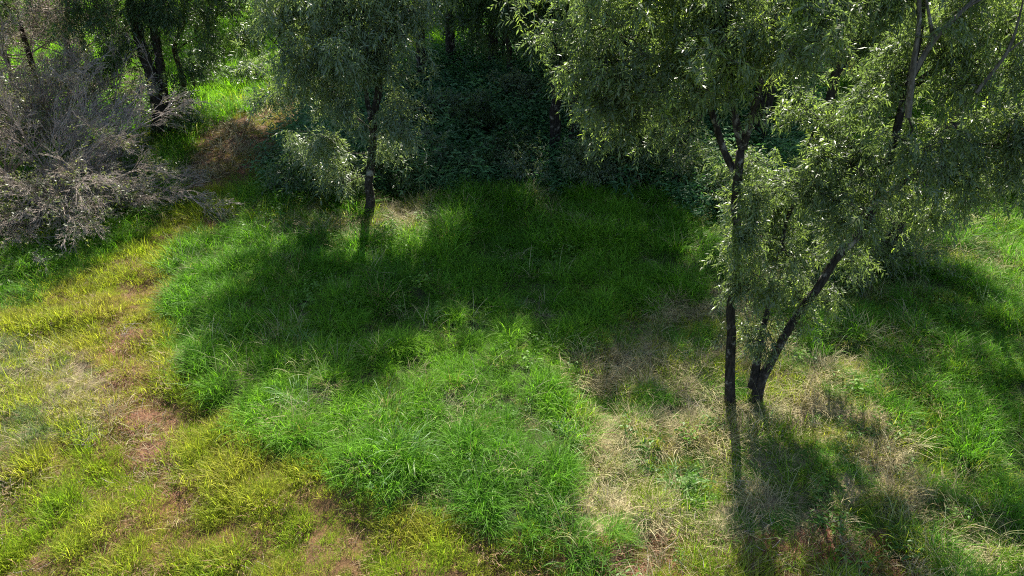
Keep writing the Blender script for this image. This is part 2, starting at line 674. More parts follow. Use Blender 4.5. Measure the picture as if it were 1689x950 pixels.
def tuft_set(k, fn, mat, nm):
    out = []
    for i in range(k):
        v, q, t, r = fn(i)
        out.append(mesh_from('%s_%d' % (nm, i), v, q, t, mat, r))
    return out


T_TALL = tuft_set(10, lambda i: blades(rg, 60, 0.2, 0.16, 0.6, 0.009, 0.15, 1.0, 0.45), M_GRASS, 'tall_tuft')
T_SHORT = tuft_set(8, lambda i: blades(rg, 50, 0.2, 0.08, 0.36, 0.0075, 0.05, 0.7, 0.3), M_GRASS, 'short_tuft')
T_STRAW = tuft_set(10, lambda i: blades(rg, 70, 0.26, 0.15, 0.55, 0.0055, 0.55, 1.35, 0.35, flat=0.05), M_STRAW, 'straw_tuft')
T_WEED = tuft_set(10, lambda i: weed(rg, 0.7, 11, 13, 0.13, 0.036, 0.22), M_WEED, 'weed')
T_LOW = tuft_set(8, lambda i: weed(rg, 0.3, 12, 8, 0.09, 0.04, 0.25), M_WEED, 'low_weed')


def candidates(dens_fn, y0, y1, seed, margin=2.5, dmax=40):
    """random ground points inside (slightly more than) the view, thinned by a density per square metre"""
    rng = np.random.default_rng(seed)
    xs, ys = [], []
    yy = y0
    while yy < y1:
        st = max(1.0, yy * 0.08)
        hw = 0.80 * (yy * CP + 4.5) + margin
        area = 2 * hw * st
        n = int(area * dmax * min(1.0, (13.0 / max(yy, 13)) ** 1.25))
        x = rng.uniform(-hw, hw, n)
        y = rng.uniform(yy, yy + st, n)
        k = rng.random(n) < dens_fn(x, y)
        xs.append(x[k])
        ys.append(y[k])
        yy += st
    return np.concatenate(xs), np.concatenate(ys)


def lod(y):
    return np.clip(y / 15.0, 1.0, 2.4)


def mixc(rng, n, cols, f=None):
    cols = np.array(cols)
    if f is None:
        f = rng.random(n)
    f = np.clip(f, 0, 0.999) * (len(cols) - 1)
    i = f.astype(int)
    w = (f - i)[:, None]
    return cols[i] * (1 - w) + cols[np.minimum(i + 1, len(cols) - 1)] * w


def per_zone(z, tbl, default=0.0):
    out = np.full(z.shape, default)
    for k, v in tbl.items():
        out[z == k] = v
    return out


# tall lush grass
def d_tall(x, y):
    z = zone_of(x, y)
    p = per_zone(z, {4: 1.0, 0: 0.75, 5: 0.62, 6: 0.35, 7: 0.15, 8: 0.75, 9: 0.1, 10: 0.3, 1: 0.0})
    cl = fbm(x, y, 0.85, 61)
    p = np.where(z == 5, p * np.clip((cl - 0.44) * 18, 0.1, 3.3), p)
    p = np.where(z == 8, p * np.clip((cl - 0.4) * 8, 0.2, 2.5), p)
    return p


x, y = candidates(d_tall, 4.5, 62, 101, dmax=46)
rf = np.random.default_rng(77)
for fu, fv in ((1205, 662), (1243, 662), (608, 372), (1466, 432), (1358, 335)):
    cx, cy_ = G(fu, fv)
    r_ = rf.uniform(0.12, 0.6, 22)
    a_ = rf.uniform(0, 6.28, 22)
    x = np.concatenate([x, cx + r_ * np.cos(a_)])
    y = np.concatenate([y, cy_ + r_ * np.sin(a_)])
z = zone_of(x, y)
rng = np.random.default_rng(3)
f = fbm(x, y, 2.5, 71) * 0.75 + rng.random(len(x)) * 0.3
tint = mixc(rng, len(x), [(0.055, 0.15, 0.02), (0.135, 0.305, 0.024), (0.27, 0.46, 0.036)], f)
yel = np.isin(z, [6])
tint[yel] = mixc(rng, yel.sum(), [(0.1, 0.24, 0.015), (0.22, 0.4, 0.03)])
gl = z == 8
tint[gl] = mixc(rng, gl.sum(), [(0.1, 0.17, 0.05), (0.24, 0.31, 0.13)])
s5 = z == 5
tint[s5] = mixc(rng, s5.sum(), [(0.09, 0.24, 0.03), (0.22, 0.42, 0.06)])
sc = np.clip(0.4 + 0.5 * fbm(x, y, 1.7, 81) + 1.5 * (fbm(x, y, 0.6, 83) - 0.42), 0.35, 1.35) * np.minimum(lod(y), 1.9) * (0.7 + 0.5 * rng.random(len(x)))
dead = (rng.random(len(x)) < 0.03) & (z != 6)
tint[dead] = mixc(rng, dead.sum(), [(0.3, 0.24, 0.1), (0.5, 0.45, 0.24)])
sc = np.where(np.isin(z, [5, 9, 10, 8]), sc * 0.62, sc)
sc = np.where(z == 6, sc * 0.7, sc)
scatter_object('tall_grass', x, y, T_TALL, sc, tint, M_GRASS, 'lush long green grass arching in clumps across the clearing', 'grass', seed=11)
print('tall', len(x))


# short yellowish grass on the track
def d_short(x, y):
    z = zone_of(x, y)
    p = per_zone(z, {1: 1.0, 2: 0.42, 3: 0.7, 9: 0.55, 8: 0.3, 10: 0.5, 6: 0.9, 5: 0.25, 0: 0.15})
    cl = fbm(x, y, 1.3, 91)
    p = np.where(np.isin(z, [1, 2, 3, 9]), p * np.clip(1.35 - (cl - 0.45) * 2.4, 0.6, 1.0) * np.clip(0.8 + (fbm(x, y, 0.5, 92) - 0.4) * 4, 0.5, 1.0), p)
    return p


x, y = candidates(d_short, 4.5, 62, 102, dmax=95)
z = zone_of(x, y)
f = fbm(x, y, 1.6, 95) * 0.9 + rng.random(len(x)) * 0.35 - 0.1
tint = mixc(rng, len(x), [(0.12, 0.25, 0.018), (0.23, 0.34, 0.028), (0.38, 0.38, 0.055), (0.39, 0.29, 0.13)], f)
sc3 = z == 3
m3 = z == 3
tint[m3] = mixc(rng, m3.sum(), [(0.12, 0.2, 0.02), (0.3, 0.2, 0.08)])
m6 = z == 6
tint[m6] = mixc(rng, m6.sum(), [(0.1, 0.25, 0.015), (0.24, 0.42, 0.03)])
sc = lod(y) * np.maximum(0.35, 0.6 + 1.6 * (fbm(x, y, 0.6, 84) - 0.42)) * (0.7 + 0.7 * rng.random(len(x)))
sc[sc3] *= 0.45
scatter_object('track_grass', x, y, T_SHORT, sc, tint, M_GRASS, 'short yellowish grass growing along the worn track', 'grass', seed=12, tiltamt=0.18)
print('short', len(x))


# straw
def d_straw(x, y):
    z = zone_of(x, y)
    p = per_zone(z, {5: 0.9, 8: 0.16, 1: 0.0, 2: 0.06, 9: 0.18, 0: 0.1, 4: 0.03, 10: 0.2, 3: 0.05, 7: 0.02})
    cl = fbm(x, y, 0.85, 61)
    p = np.where(z == 5, p * np.clip(1.3 - (cl - 0.42) * 8, 0.1, 1), p)
    p = np.where(z == 0, p * np.clip((fbm(x, y, 1.8, 66) - 0.5) * 16, 0, 5), p)
    return p


x, y = candidates(d_straw, 4.5, 40, 103, dmax=30)
z = zone_of(x, y)
f = fbm(x, y, 0.8, 97) * 0.6 + rng.random(len(x)) * 0.5
tint = mixc(rng, len(x), [(0.2, 0.15, 0.07), (0.38, 0.32, 0.16), (0.54, 0.49, 0.28)], f)
sc = lod(y) * (0.6 + 0.7 * rng.random(len(x)))
scatter_object('dry_grass', x, y, T_STRAW, sc, tint, M_STRAW, 'pale dry straw lying flattened and tangled among green tufts', 'dry grass', seed=13, tiltamt=0.25)
print('straw', len(x))


# dead thatch and crumbs on the bare soil of the track
def d_thatch(x, y):
    z = zone_of(x, y)
    return per_zone(z, {1: 0.35, 2: 1.0, 3: 0.12, 9: 1.0, 10: 0.8, 8: 0.3})


T_THATCH = tuft_set(8, lambda i: blades(rg, 60, 0.3, 0.04, 0.2, 0.007, 0.9, 1.5, 0.3, flat=0.03), M_STRAW, 'thatch')
x, y = candidates(d_thatch, 4.5, 45, 108, dmax=22)
rng = np.random.default_rng(8)
f = fbm(x, y, 0.5, 98) * 0.6 + rng.random(len(x)) * 0.5
tint = mixc(rng, len(x), [(0.07, 0.03, 0.018), (0.2, 0.11, 0.06), (0.4, 0.3, 0.16)], f)
scatter_object('dead_thatch', x, y, T_THATCH, lod(y) * (0.6 + 0.8 * rng.random(len(x))), tint, M_STRAW, 'brown dead thatch and crumbs littering the bare soil of the track', 'thatch', seed=18, tiltamt=0.2)
print('thatch', len(x))


# seed stalks standing in the long grass, fallen twigs on the ground
def sticks(rng, n, spread, l0, l1, w, up):
    b = np.stack([rng.normal(0, spread, n), rng.normal(0, spread, n), rng.uniform(0.0, 0.08, n)], 1)
    az = rng.uniform(0, 6.283, n)
    e = rng.uniform(0, up, n)
    L = rng.uniform(l0, l1, n)
    d = np.stack([np.cos(az) * np.cos(e), np.sin(az) * np.cos(e), np.sin(e)], 1)
    m = b + d * L[:, None] * 0.5 + rng.normal(0, .02, (n, 3))
    v1, q1 = prisms(b, m, np.full(n, w), np.full(n, w * .8), 4)
    v2, q2 = prisms(m, b + d * L[:, None], np.full(n, w * .8), np.full(n, w * .4), 4)
    v, q, _, r = join_geo([(v1, q1, None, np.full(len(v1), .5)), (v2, q2, None, np.full(len(v2), .5))])
    return v, q, None, r


T_SEED = tuft_set(8, lambda i: blades(rg, 9, 0.2, 0.5, 0.95, 0.0075, 0.05, 0.5, 0.3, seg=4), M_STRAW, 'seed_stalk')
x, y = candidates(lambda x, y: per_zone(zone_of(x, y), {4: 1.0, 0: 0.8, 5: 0.7, 8: 0.3}) * np.clip((fbm(x, y, 1.4, 141) - 0.42) * 8, 0.05, 1), 4.5, 30, 110, dmax=1.3)
tint = mixc(rng, len(x), [(0.2, 0.26, 0.08), (0.4, 0.42, 0.2), (0.5, 0.44, 0.26)])
scatter_object('seed_stalks', x, y, T_SEED, np.ones(len(x)), tint, M_STRAW, 'thin pale seed stalks rising out of the long grass', 'grass stalks', seed=19, tiltamt=0.15)
T_STICK = tuft_set(6, lambda i: sticks(rg, 7, .2, .08, .4, .005, .35), M_TWIG, 'stick')
x, y = candidates(lambda x, y: per_zone(zone_of(x, y), {1: 0.12, 2: 0.5, 5: 0.5, 9: 0.9, 10: 0.7, 3: 0.5, 8: 0.3}), 4.5, 34, 111, dmax=3)
for fu, fv in ((1205, 668), (1243, 668), (608, 376), (1466, 436)):
    cx, cy_ = G(fu, fv)
    x = np.concatenate([x, cx + rf.normal(0, .45, 14)])
    y = np.concatenate([y, cy_ + rf.normal(0, .45, 14)])
scatter_object('fallen_twigs', x, y, T_STICK, np.ones(len(x)), np.full((len(x), 3), .2), M_TWIG, 'small fallen twigs lying on bare soil and flattened straw', 'twigs', seed=20, tiltamt=0.1)


# leafy undergrowth below the wood
def d_weed(x, y):
    z = zone_of(x, y)
    p = per_zone(z, {7: 1.0})
    return p


x, y = candidates(d_weed, 12, 62, 104, dmax=24)
f = fbm(x, y, 2.2, 99) * 0.8 + rng.random(len(x)) * 0.3
tint = mixc(rng, len(x), [(0.05, 0.125, 0.055), (0.095, 0.21, 0.09), (0.2, 0.34, 0.16)], f)
sc = np.minimum(lod(y), 1.7) * (0.45 + 1.1 * rng.random(len(x)) ** 2.5) * (0.5 + 1.1 * fbm(x, y, 1.2, 133))
scatter_object('leafy_undergrowth', x, y, T_WEED, sc, tint, M_WEED, 'dark leafy undergrowth carpeting the shaded wood floor', 'undergrowth', seed=14, tiltamt=0.2)
print('weed', len(x))


def d_low(x, y):
    z = zone_of(x, y)
    return per_zone(z, {0: 0.04, 5: 0.08, 4: 0.05, 7: 0.5, 9: 0.06}) * np.clip((fbm(x, y, 1.5, 131) - 0.4) * 6, 0, 1.5)


x, y = candidates(d_low, 4.5, 50, 105, dmax=16)
tint = mixc(rng, len(x), [(0.06, 0.14, 0.02), (0.14, 0.26, 0.04)])
sc = lod(y) * (0.6 + 0.8 * rng.random(len(x)))
scatter_object('low_weeds', x, y, T_LOW, sc, tint, M_WEED, 'small broad leaved weeds mixed through the grass', 'weeds', seed=15, tiltamt=0.2)
print('low', len(x))


# ------------------------------------------------------------------ trees
def catmull(pts, rad, step=0.18):
    pts = np.asarray(pts, float)
    rad = np.asarray(rad, float)
    P_ = np.concatenate([[2 * pts[0] - pts[1]], pts, [2 * pts[-1] - pts[-2]]])
    out, ro = [], []
    for i in range(len(pts) - 1):
        p0, p1, p2, p3 = P_[i:i + 4]
        n = max(2, int(np.linalg.norm(p2 - p1) / step))
        for k in range(n):
            t = k / n
            out.append(0.5 * ((2 * p1) + (-p0 + p2) * t + (2 * p0 - 5 * p1 + 4 * p2 - p3) * t * t + (-p0 + 3 * p1 - 3 * p2 + p3) * t ** 3))
            ro.append(rad[i] * (1 - t) + rad[i + 1] * t)
    out.append(pts[-1])
    ro.append(rad[-1])
    return np.array(out), np.array(ro)


def tube(pts, rad, rng, sides=10, rough=0.13, flare=False):
    n = len(pts)
    d = norm(np.gradient(pts, axis=0))
    ref = np.array([0.3, 1.0, 0.1])
    s = norm(np.cross(d, ref))
    u = np.cross(d, s)
    V = []
    ph = rng.random() * 10
    for k in range(sides):
        a = 2 * math.pi * k / sides
        rr = rad * (1 + rough * (vnoise(np.arange(n) * 0.5 + ph, np.full(n, k * 1.7), 5) - 0.5) * 2)
        if flare:
            rr = rr * (1 + 0.6 * np.exp(-np.arange(n) / 2.0) * (0.6 + 0.4 * math.cos(3 * a + ph)))
        V.append(pts + (s * math.cos(a) + u * math.sin(a)) * rr[:, None])
    V = np.stack(V, 1).reshape(-1, 3)
    i = (np.arange(n - 1) * sides)[:, None]
    q = np.concatenate([i + np.array([[k, (k + 1) % sides, sides + (k + 1) % sides, sides + k]]) for k in range(sides)], 0)
    top = np.array([[(n - 1) * sides + k for k in range(0, sides)]])
    capt = np.array([[(n - 1) * sides, (n - 1) * sides + k, (n - 1) * sides + k + 1] for k in range(1, sides - 1)])
    return V, q, capt, np.full(len(V), rng.random())


def grow(rng, skel, skr, attr, sub=0.35, jitter=0.10, sag=0.0):
    """greedy tree: every target joins the nearest wood already there; returns nodes, parent, tip flags, radii"""
    pos = list(skel)
    par = [-1] * len(skel)
    ns = len(skel)
    A = np.asarray(attr)
    dist0 = np.min(np.linalg.norm(A[:, None] - skel[None], axis=2), axis=1)
    order = np.argsort(dist0)
    cap = len(skel) + len(A) * 12 + 10
    buf = np.zeros((cap, 3))
    buf[:ns] = skel
    cnt = ns
    wt = np.zeros(cap)
    for k in order:
        t = A[k]
        dv = buf[:cnt] - t
        dd = np.sqrt((dv * dv).sum(1)) + wt[:cnt] + np.maximum(0, dv[:, 2]) * 0.25
        j = int(np.argmin(dd))
        p0 = buf[j].copy()
        L = np.linalg.norm(t - p0)
        m = min(11, max(1, int(L / sub)))
        last = j
        for q in range(1, m + 1):
            f = q / m
            pt = p0 * (1 - f) + t * f
            if q < m:
                pt = pt + rng.normal(0, jitter * min(L, 1.0), 3) * math.sin(math.pi * f)
            pt[2] += (0.12 - sag) * L * math.sin(math.pi * f)
            buf[cnt] = pt
            par.append(last)
            last = cnt
            cnt += 1
            if cnt >= cap - 1:
                break
        if cnt >= cap - 1:
            break
    pos = buf[:cnt].copy()
    par = np.array(par[:cnt])
    return pos, par


def branch_radii(par, ns, tip=0.004, ex=2.2):
    n = len(par)
    acc = np.zeros(n)
    haskid = np.zeros(n, bool)
    for i in range(n - 1, -1, -1):
        if acc[i] == 0:
            acc[i] = tip ** ex
        if par[i] >= 0:
            acc[par[i]] += acc[i]
            haskid[par[i]] = True
    return acc ** (1 / ex), ~haskid


def sprays(rng, nodes, dirs, per, nl, slen, ll, lw, droop, spread=0.8):
    """leaf sprays: each a drooping twig with leaflets in two ranks"""
    n = len(nodes) * per
    b = np.repeat(nodes, per, 0) + rng.normal(0, 0.05, (n, 3))
    d = norm(np.repeat(dirs, per, 0) * 0.5 + rng.normal(0, spread, (n, 3)) + np.array([0, 0, -droop]))
    s, u = perp(d)
    ro = rng.random(n)[:, None] * 6.283
    sd = s * np.cos(ro) + u * np.sin(ro)
    sl = slen * (0.6 + 0.8 * rng.random(n))
    clump = rng.random(n)
    t = np.linspace(0.1, 1, nl)
    base = b[:, None] + d[:, None] * (sl[:, None] * t)[..., None]
    base[..., 2] -= (sl[:, None] * (t ** 2) * droop * 0.5)
    sgn = np.where(np.arange(nl) % 2 == 0, 1.0, -1.0)
    ld = norm(d[:, None] * 0.75 + sd[:, None] * sgn[None, :, None] * 0.8 + rng.normal(0, 0.22, (n, nl, 3)) + np.array([0, 0, -droop * 0.5]))
    base = base.reshape(-1, 3)
    ld = ld.reshape(-1, 3)
    rn = np.clip(np.repeat(clump, nl) * 0.7 + rng.random(n * nl) * 0.3, 0, 1)
    V, q, t_, r = leaves_at(rng, base, ld, np.full(len(base), ll), np.full(len(base), lw), 0.3, rn)
    tw0 = b
    tw1 = b + d * sl[:, None]
    tw1[:, 2] -= sl * droop * 0.5
    return V, q, r, tw0, tw1


def ellipsoid(rng, n, c, rad):
    d = norm(rng.normal(size=(n, 3)))
    r = rng.random(n) ** (1 / 2.4)
    return np.asarray(c) + d * r[:, None] * np.asarray(rad)


def build_tree(name, label, cat, base, stems, lobes, leafmat, barkmat, seed, group=None, attr_density=14, leaf=(0.1, 0.02), spray=(0.3, 10),
               per=3, droop=0.4, twigmat=None, tip=0.004, nsub=0.35, leaf_prob=1.0, extra=None, sides=10, flare=True, sag=0.0, jitter=0.1):
    """stems: list of (points, radii) in world space; lobes: list of (centre, (rx, ry, rz), weight)"""
    rng = np.random.default_rng(seed)
    base = np.asarray(base, float)
    root = empty(name, tuple(base), label, cat, group)
    sk, skr = [], []
    tg = []
    for i, (pts, rad) in enumerate(stems):
        p, r = catmull(np.asarray(pts) - base, rad)
        p = p + np.stack([(vnoise(np.arange(len(p)) * 0.35 + i * 9, np.full(len(p), k * 3.3), seed + k) - 0.5) * 0.10 for k in range(3)], 1) * np.minimum(1, np.arange(len(p)) / 4)[:, None]
        tg.append(tube(p, r, rng, sides=sides if r[0] > 0.03 else 6, flare=flare and abs(p[0][2]) < 0.4))
        sk.append(p)
        skr.append(r)
    tv, tq, tt, tr = join_geo(tg)
    trunk = link('trunk', mesh_from(name + '_trunk', tv, tq, tt, barkmat, smooth=True), root)
    if extra:
        for pts, rad in extra[0]:
            p, r = catmull(np.asarray(pts) - base, rad)
            p = p + np.stack([(vnoise(np.arange(len(p)) * 0.3, np.full(len(p), k * 5.3), seed + k) - 0.5) * 0.14 for k in range(3)], 1)
            v, q, t, rn_ = tube(p, r, rng, 7)
            link('limb', mesh_from(name + '_limb', v, q, t, extra[1], smooth=True), root)
            sk.append(p)
            skr.append(r)
    skel = np.concatenate(sk)
    skr_all = np.concatenate(skr)
    # foliage hangs on the upper wood, not on the clean bole
    A = []
    for c, rd, w in lobes:
        vol = 4.19 * rd[0] * rd[1] * rd[2]
        n = max(4, int(attr_density * w * vol ** 0.8))
        m = int(n * 0.75)
        bc = ellipsoid(rng, max(3, m // 9), np.asarray(c) - base, rd)
        A.append(bc[rng.integers(0, len(bc), m)] + rng.normal(0, 1, (m, 3)) * np.asarray(rd) * 0.17)
        # straggling outer twigs in small clumps, so the outline is uneven
        nc = max(2, (n - m) // 4)
        cc = np.asarray(c) - base + norm(rng.normal(size=(nc, 3))) * np.asarray(rd) * rng.uniform(0.95, 1.45, (nc, 1))
        A.append(np.repeat(cc, 4, 0) + rng.normal(0, 0.16, (nc * 4, 3)))
    A = np.concatenate(A)
    A = A[A[:, 2] + base[2] > 0.25]
    pos, par = grow(rng, skel, skr_all, A, nsub, jitter, sag)
    ns = len(skel)
    rad, tips = branch_radii(par, ns, tip)
    k = np.arange(ns, len(pos))
    p0 = pos[par[k]]
    p1 = pos[k]
    r1 = np.minimum(rad[k], 0.05)
    r0 = np.minimum(np.where(par[k] >= ns, rad[par[k]], rad[k] * 1.15), 0.07)
    bv, bq = prisms(p0, p1, r0, r1, 5)
    gparts = [(bv, bq, None, np.zeros(len(bv)))]
    # leafy nodes: thin wood
    thin = k[(rad[k] < max(0.02, tip * 2.5))]
    if leaf_prob < 1:
        thin = thin[rng.random(len(thin)) < leaf_prob]
    dirs = norm(pos[thin] - pos[par[thin]])
    V, q, r, t0, t1 = sprays(rng, pos[thin], dirs, per, spray[1], spray[0], leaf[0], leaf[1], droop)
    kk = rng.random(len(t0)) < 0.6
    wv, wq = prisms(t0[kk], t1[kk], np.full(kk.sum(), 0.003), np.full(kk.sum(), 0.0015), 3)
    gparts.append((wv, wq, None, np.zeros(len(wv))))
    bv, bq, _, _ = join_geo(gparts)
    link('branches', mesh_from(name + '_branches', bv, bq, None, twigmat or barkmat), root)
    link('crown', mesh_from(name + '_crown', V, q, None, leafmat, r), root)
    print(name, 'leaves', len(q), 'branchsegs', len(k))
    return root


def PT(lst, Ydef):
    return [P(a[0], a[1], a[2] if len(a) > 2 else Ydef) for a in lst]


def LB(lst, Ydef):
    """(u, v, radius[, Y[, weight]]) -> world lobes"""
    out = []
    for a in lst:
        Y = a[3] if len(a) > 3 and a[3] else Ydef
        w = a[4] if len(a) > 4 else 1.0
        r = a[2]
        out.append((P(a[0], a[1], Y), (r, r * 1.0, r * 0.8), w))
    return out


def on_ground(u, v):
    x, y = G(u, v)
    return np.array((x, y, H(x, y)))


# front right tree: near-vertical blotched trunk, forks high
b1 = on_ground(1205, 662)
Y1 = b1[1]
build_tree('blotched_tree', 'tall straight tree with black and white blotched trunk, left of the leaning pair', 'tree', b1, [
    ([b1 - (0, 0, .1)] + PT([(1203, 600), (1207, 520), (1212, 420), (1218, 310), (1225, 246)], Y1 + 0.15), (0.1, 0.092, 0.084, 0.078, 0.074, 0.07)),
    (PT([(1220, 300, Y1 + .15), (1196, 245, Y1 + .3), (1176, 185, Y1 + .3), (1140, 135, Y1 + .3), (1075, 95, Y1 + .3), (1000, 50, Y1 + .3)], 0), (0.07, 0.06, 0.055, 0.045, 0.03, 0.015)),
    (PT([(1225, 246, Y1 + .15), (1214, 195, Y1 + .2), (1204, 130, Y1 + .2), (1196, 50, Y1), (1190, -60, Y1), (1180, -170, Y1)], 0), (0.075, 0.065, 0.055, 0.05, 0.035, 0.02)),
    (PT([(1226, 244, Y1 + .15), (1240, 195, Y1), (1252, 150, Y1 - .1), (1272, 60, Y1 - .2), (1300, -60, Y1 - .2), (1330, -160, Y1)], 0), (0.06, 0.055, 0.05, 0.04, 0.03, 0.018)),
], LB([(975, 70, .75, Y1 + .3), (1060, 30, .9, Y1 + .3), (1050, 130, .7, Y1 + .3), (1140, 60, .9, Y1 + .3), (1130, 165, .4, Y1 + .3), (990, 150, .45, Y1 + .3), (940, 120, .3, Y1 + .3), (1060, 200, .4, Y1 + .3), (1010, 215, .25, Y1 + .3), (1210, 50, .9, Y1), (1290, 40, .9, Y1 - .3),
       (960, -40, .8, Y1 + .3, .8), (1090, -70, .9, Y1 + .3, .6), (1220, -90, .9, Y1, .6), (1330, -70, .9, Y1, .6)], Y1),
    M_LEAF_A, M_BARK, 21, attr_density=66, leaf=(0.1, 0.026), spray=(0.28, 11), per=5, droop=0.35)

# leaning tree beside it, two stems from one foot, crown hanging to the right
b2 = on_ground(1243, 662)
Y2 = b2[1]
build_tree('leaning_tree', 'tree with two dark stems from one foot, one leaning far right under hanging foliage', 'tree', b2, [
    ([b2 - (0, 0, .1)] + PT([(1262, 612), (1300, 545), (1345, 478), (1392, 415), (1440, 340), (1470, 250), (1494, 155)], Y2 + .1), (0.1, 0.09, 0.08, 0.076, 0.076, 0.072, 0.065, 0.055)),
    (PT([(1243, 640, Y2 + .1), (1252, 575, Y2 + .3), (1268, 500, Y2 + .5), (1290, 400, Y2 + .7), (1320, 300, Y2 + .8), (1345, 200, Y2 + .9)], 0), (0.08, 0.065, 0.05, 0.04, 0.03, 0.018)),
    (PT([(1494, 155), (1510, 80), (1516, 0), (1524, -90)], Y2 + .1), (0.055, 0.045, 0.035, 0.02)),
    (PT([(1497, 140), (1540, 62), (1590, 12), (1660, -60)], Y2), (0.05, 0.045, 0.035, 0.015)),
    (PT([(1492, 152), (1548, 112), (1612, 82), (1700, 30)], Y2 + .4), (0.06, 0.05, 0.04, 0.02)),
    (PT([(1440, 340), (1520, 280), (1600, 240), (1680, 235)], Y2 - .1), (0.05, 0.035, 0.025, 0.015)),
], LB([(1270, 320, .6, Y2 + 1.2, 1.2), (1390, 290, .75, Y2), (1240, 350, .35, Y2 + .8, .7), (1255, 415, .3, Y2 + 1.0, .6), (1290, 470, .34, Y2 + 1.0, .6), (1300, 380, .5, Y2 + 1.2, .7), (1400, 430, .35, Y2 + 1.2, 1.0), (1225, 270, .25, Y2 + .2, 1.5), (1430, 330, .5, Y2 + .6, 1), (1350, 480, .3, Y2 + 1.2, .8), (1240, 540, .14, Y2 + .3, 1.5),
       (1500, 250, .8, Y2 - .2), (1500, 340, .5, Y2 + .8), (1600, 310, .5, Y2 + .6), (1620, 230, .7, Y2), (1370, 180, .6, Y2 + .8), (1470, 130, .55, Y2 + .3), (1370, 370, .45, Y2 + .8, .9),
       (1560, 120, .6, Y2 + .2, .6), (1640, 60, .9, Y2 + .2, .6), (1520, 20, .7, Y2, .6), (1480, -80, .8, 0, .5), (1600, -80, .9, 0, .5), (1720, 40, .9, 0, .7), (1720, 180, .9, 0, .8), (1410, -20, .6),
       (1222, 470, .2, Y2 - .2, 3), (1230, 390, .28, Y2 - .2, 3), (1210, 430, .16, Y2 - .2, 3), (1256, 555, .16, Y2 - .2, 3), (1235, 320, .28, Y2 - .2, 2.5), (1270, 480, .25, Y2 - .1, 1.4), (1300, 420, .3, Y2, 1.1), (1330, 500, .2, Y2, 1.2), (1400, 360, .25, Y2 - .3, 1.5)], Y2),
    M_LEAF_A, M_BARK, 22, attr_density=95, leaf=(0.095, 0.025), spray=(0.28, 11), per=5, droop=0.55,
    extra=([(PT([(1498, 190), (1502, 120), (1512, 50), (1516, -20), (1522, -90)], Y2 - .7), (.05, .045, .035, .03, .02)),
            (PT([(1500, 130), (1540, 62), (1588, 14), (1650, -50)], Y2 - .75), (.045, .04, .028, .015)),
            (PT([(1540, 62), (1530, 20), (1515, -40)], Y2 - .75), (.03, .022, .012)),
            (PT([(1588, 14), (1620, -5), (1660, -8), (1710, -20)], Y2 - .75), (.022, .018, .012, .006)),
            (PT([(1610, 150), (1655, 90), (1675, 40), (1690, -20)], Y2 - .5), (.03, .025, .018, .01)),
            (PT([(1655, 90), (1700, 55), (1740, 45)], Y2 - .5), (.018, .012, .008))], M_BARKG))

# drooping tree left of the middle
b3 = on_ground(608, 372)
Y3 = b3[1]
build_tree('drooping_tree', 'slender tree with drooping silvery foliage standing alone left of the middle', 'tree', b3, [
    ([b3 - (0, 0, .1)] + PT([(609, 320), (612, 250), (614, 195)], Y3), (0.14, 0.125, 0.115, 0.11)),
    (PT([(614, 195), (626, 150), (620, 110), (600, 60), (590, 0), (585, -80)], Y3), (0.11, 0.1, 0.08, 0.07, 0.05, 0.03)),
    (PT([(614, 200), (606, 160), (610, 110), (640, 50), (655, -20)], Y3), (0.07, 0.06, 0.06, 0.045, 0.03)),
    (PT([(612, 235), (640, 215), (665, 195)], Y3), (0.04, 0.03, 0.015)),
    (PT([(612, 215), (570, 180), (520, 150), (480, 130)], Y3 + .3), (0.05, 0.04, 0.03, 0.015)),
], LB([(560, 50, 1.5, Y3), (490, 90, 1.0, Y3), (470, 150, .8, Y3 + .2), (630, 70, 1.1), (640, 205, .8, Y3 - .3), (655, 170, .5), (520, 205, .8), (545, 150, .8), (620, 250, .4), (560, 290, .8, Y3 + .3, .8), (500, 260, .7, Y3 + .3, .7),
       (560, -20, 1.5, 0, .9), (480, 0, 1.1, 0, .9), (650, -10, 1.3, 0, 1.1), (560, -70, 1.2, 0, 1.0), (660, -80, 1.2, 0, 1.0)], Y3),
    M_LEAF_B, M_BARK, 23, attr_density=36, leaf=(0.13, 0.032), spray=(0.38, 10), per=5, droop=0.5)


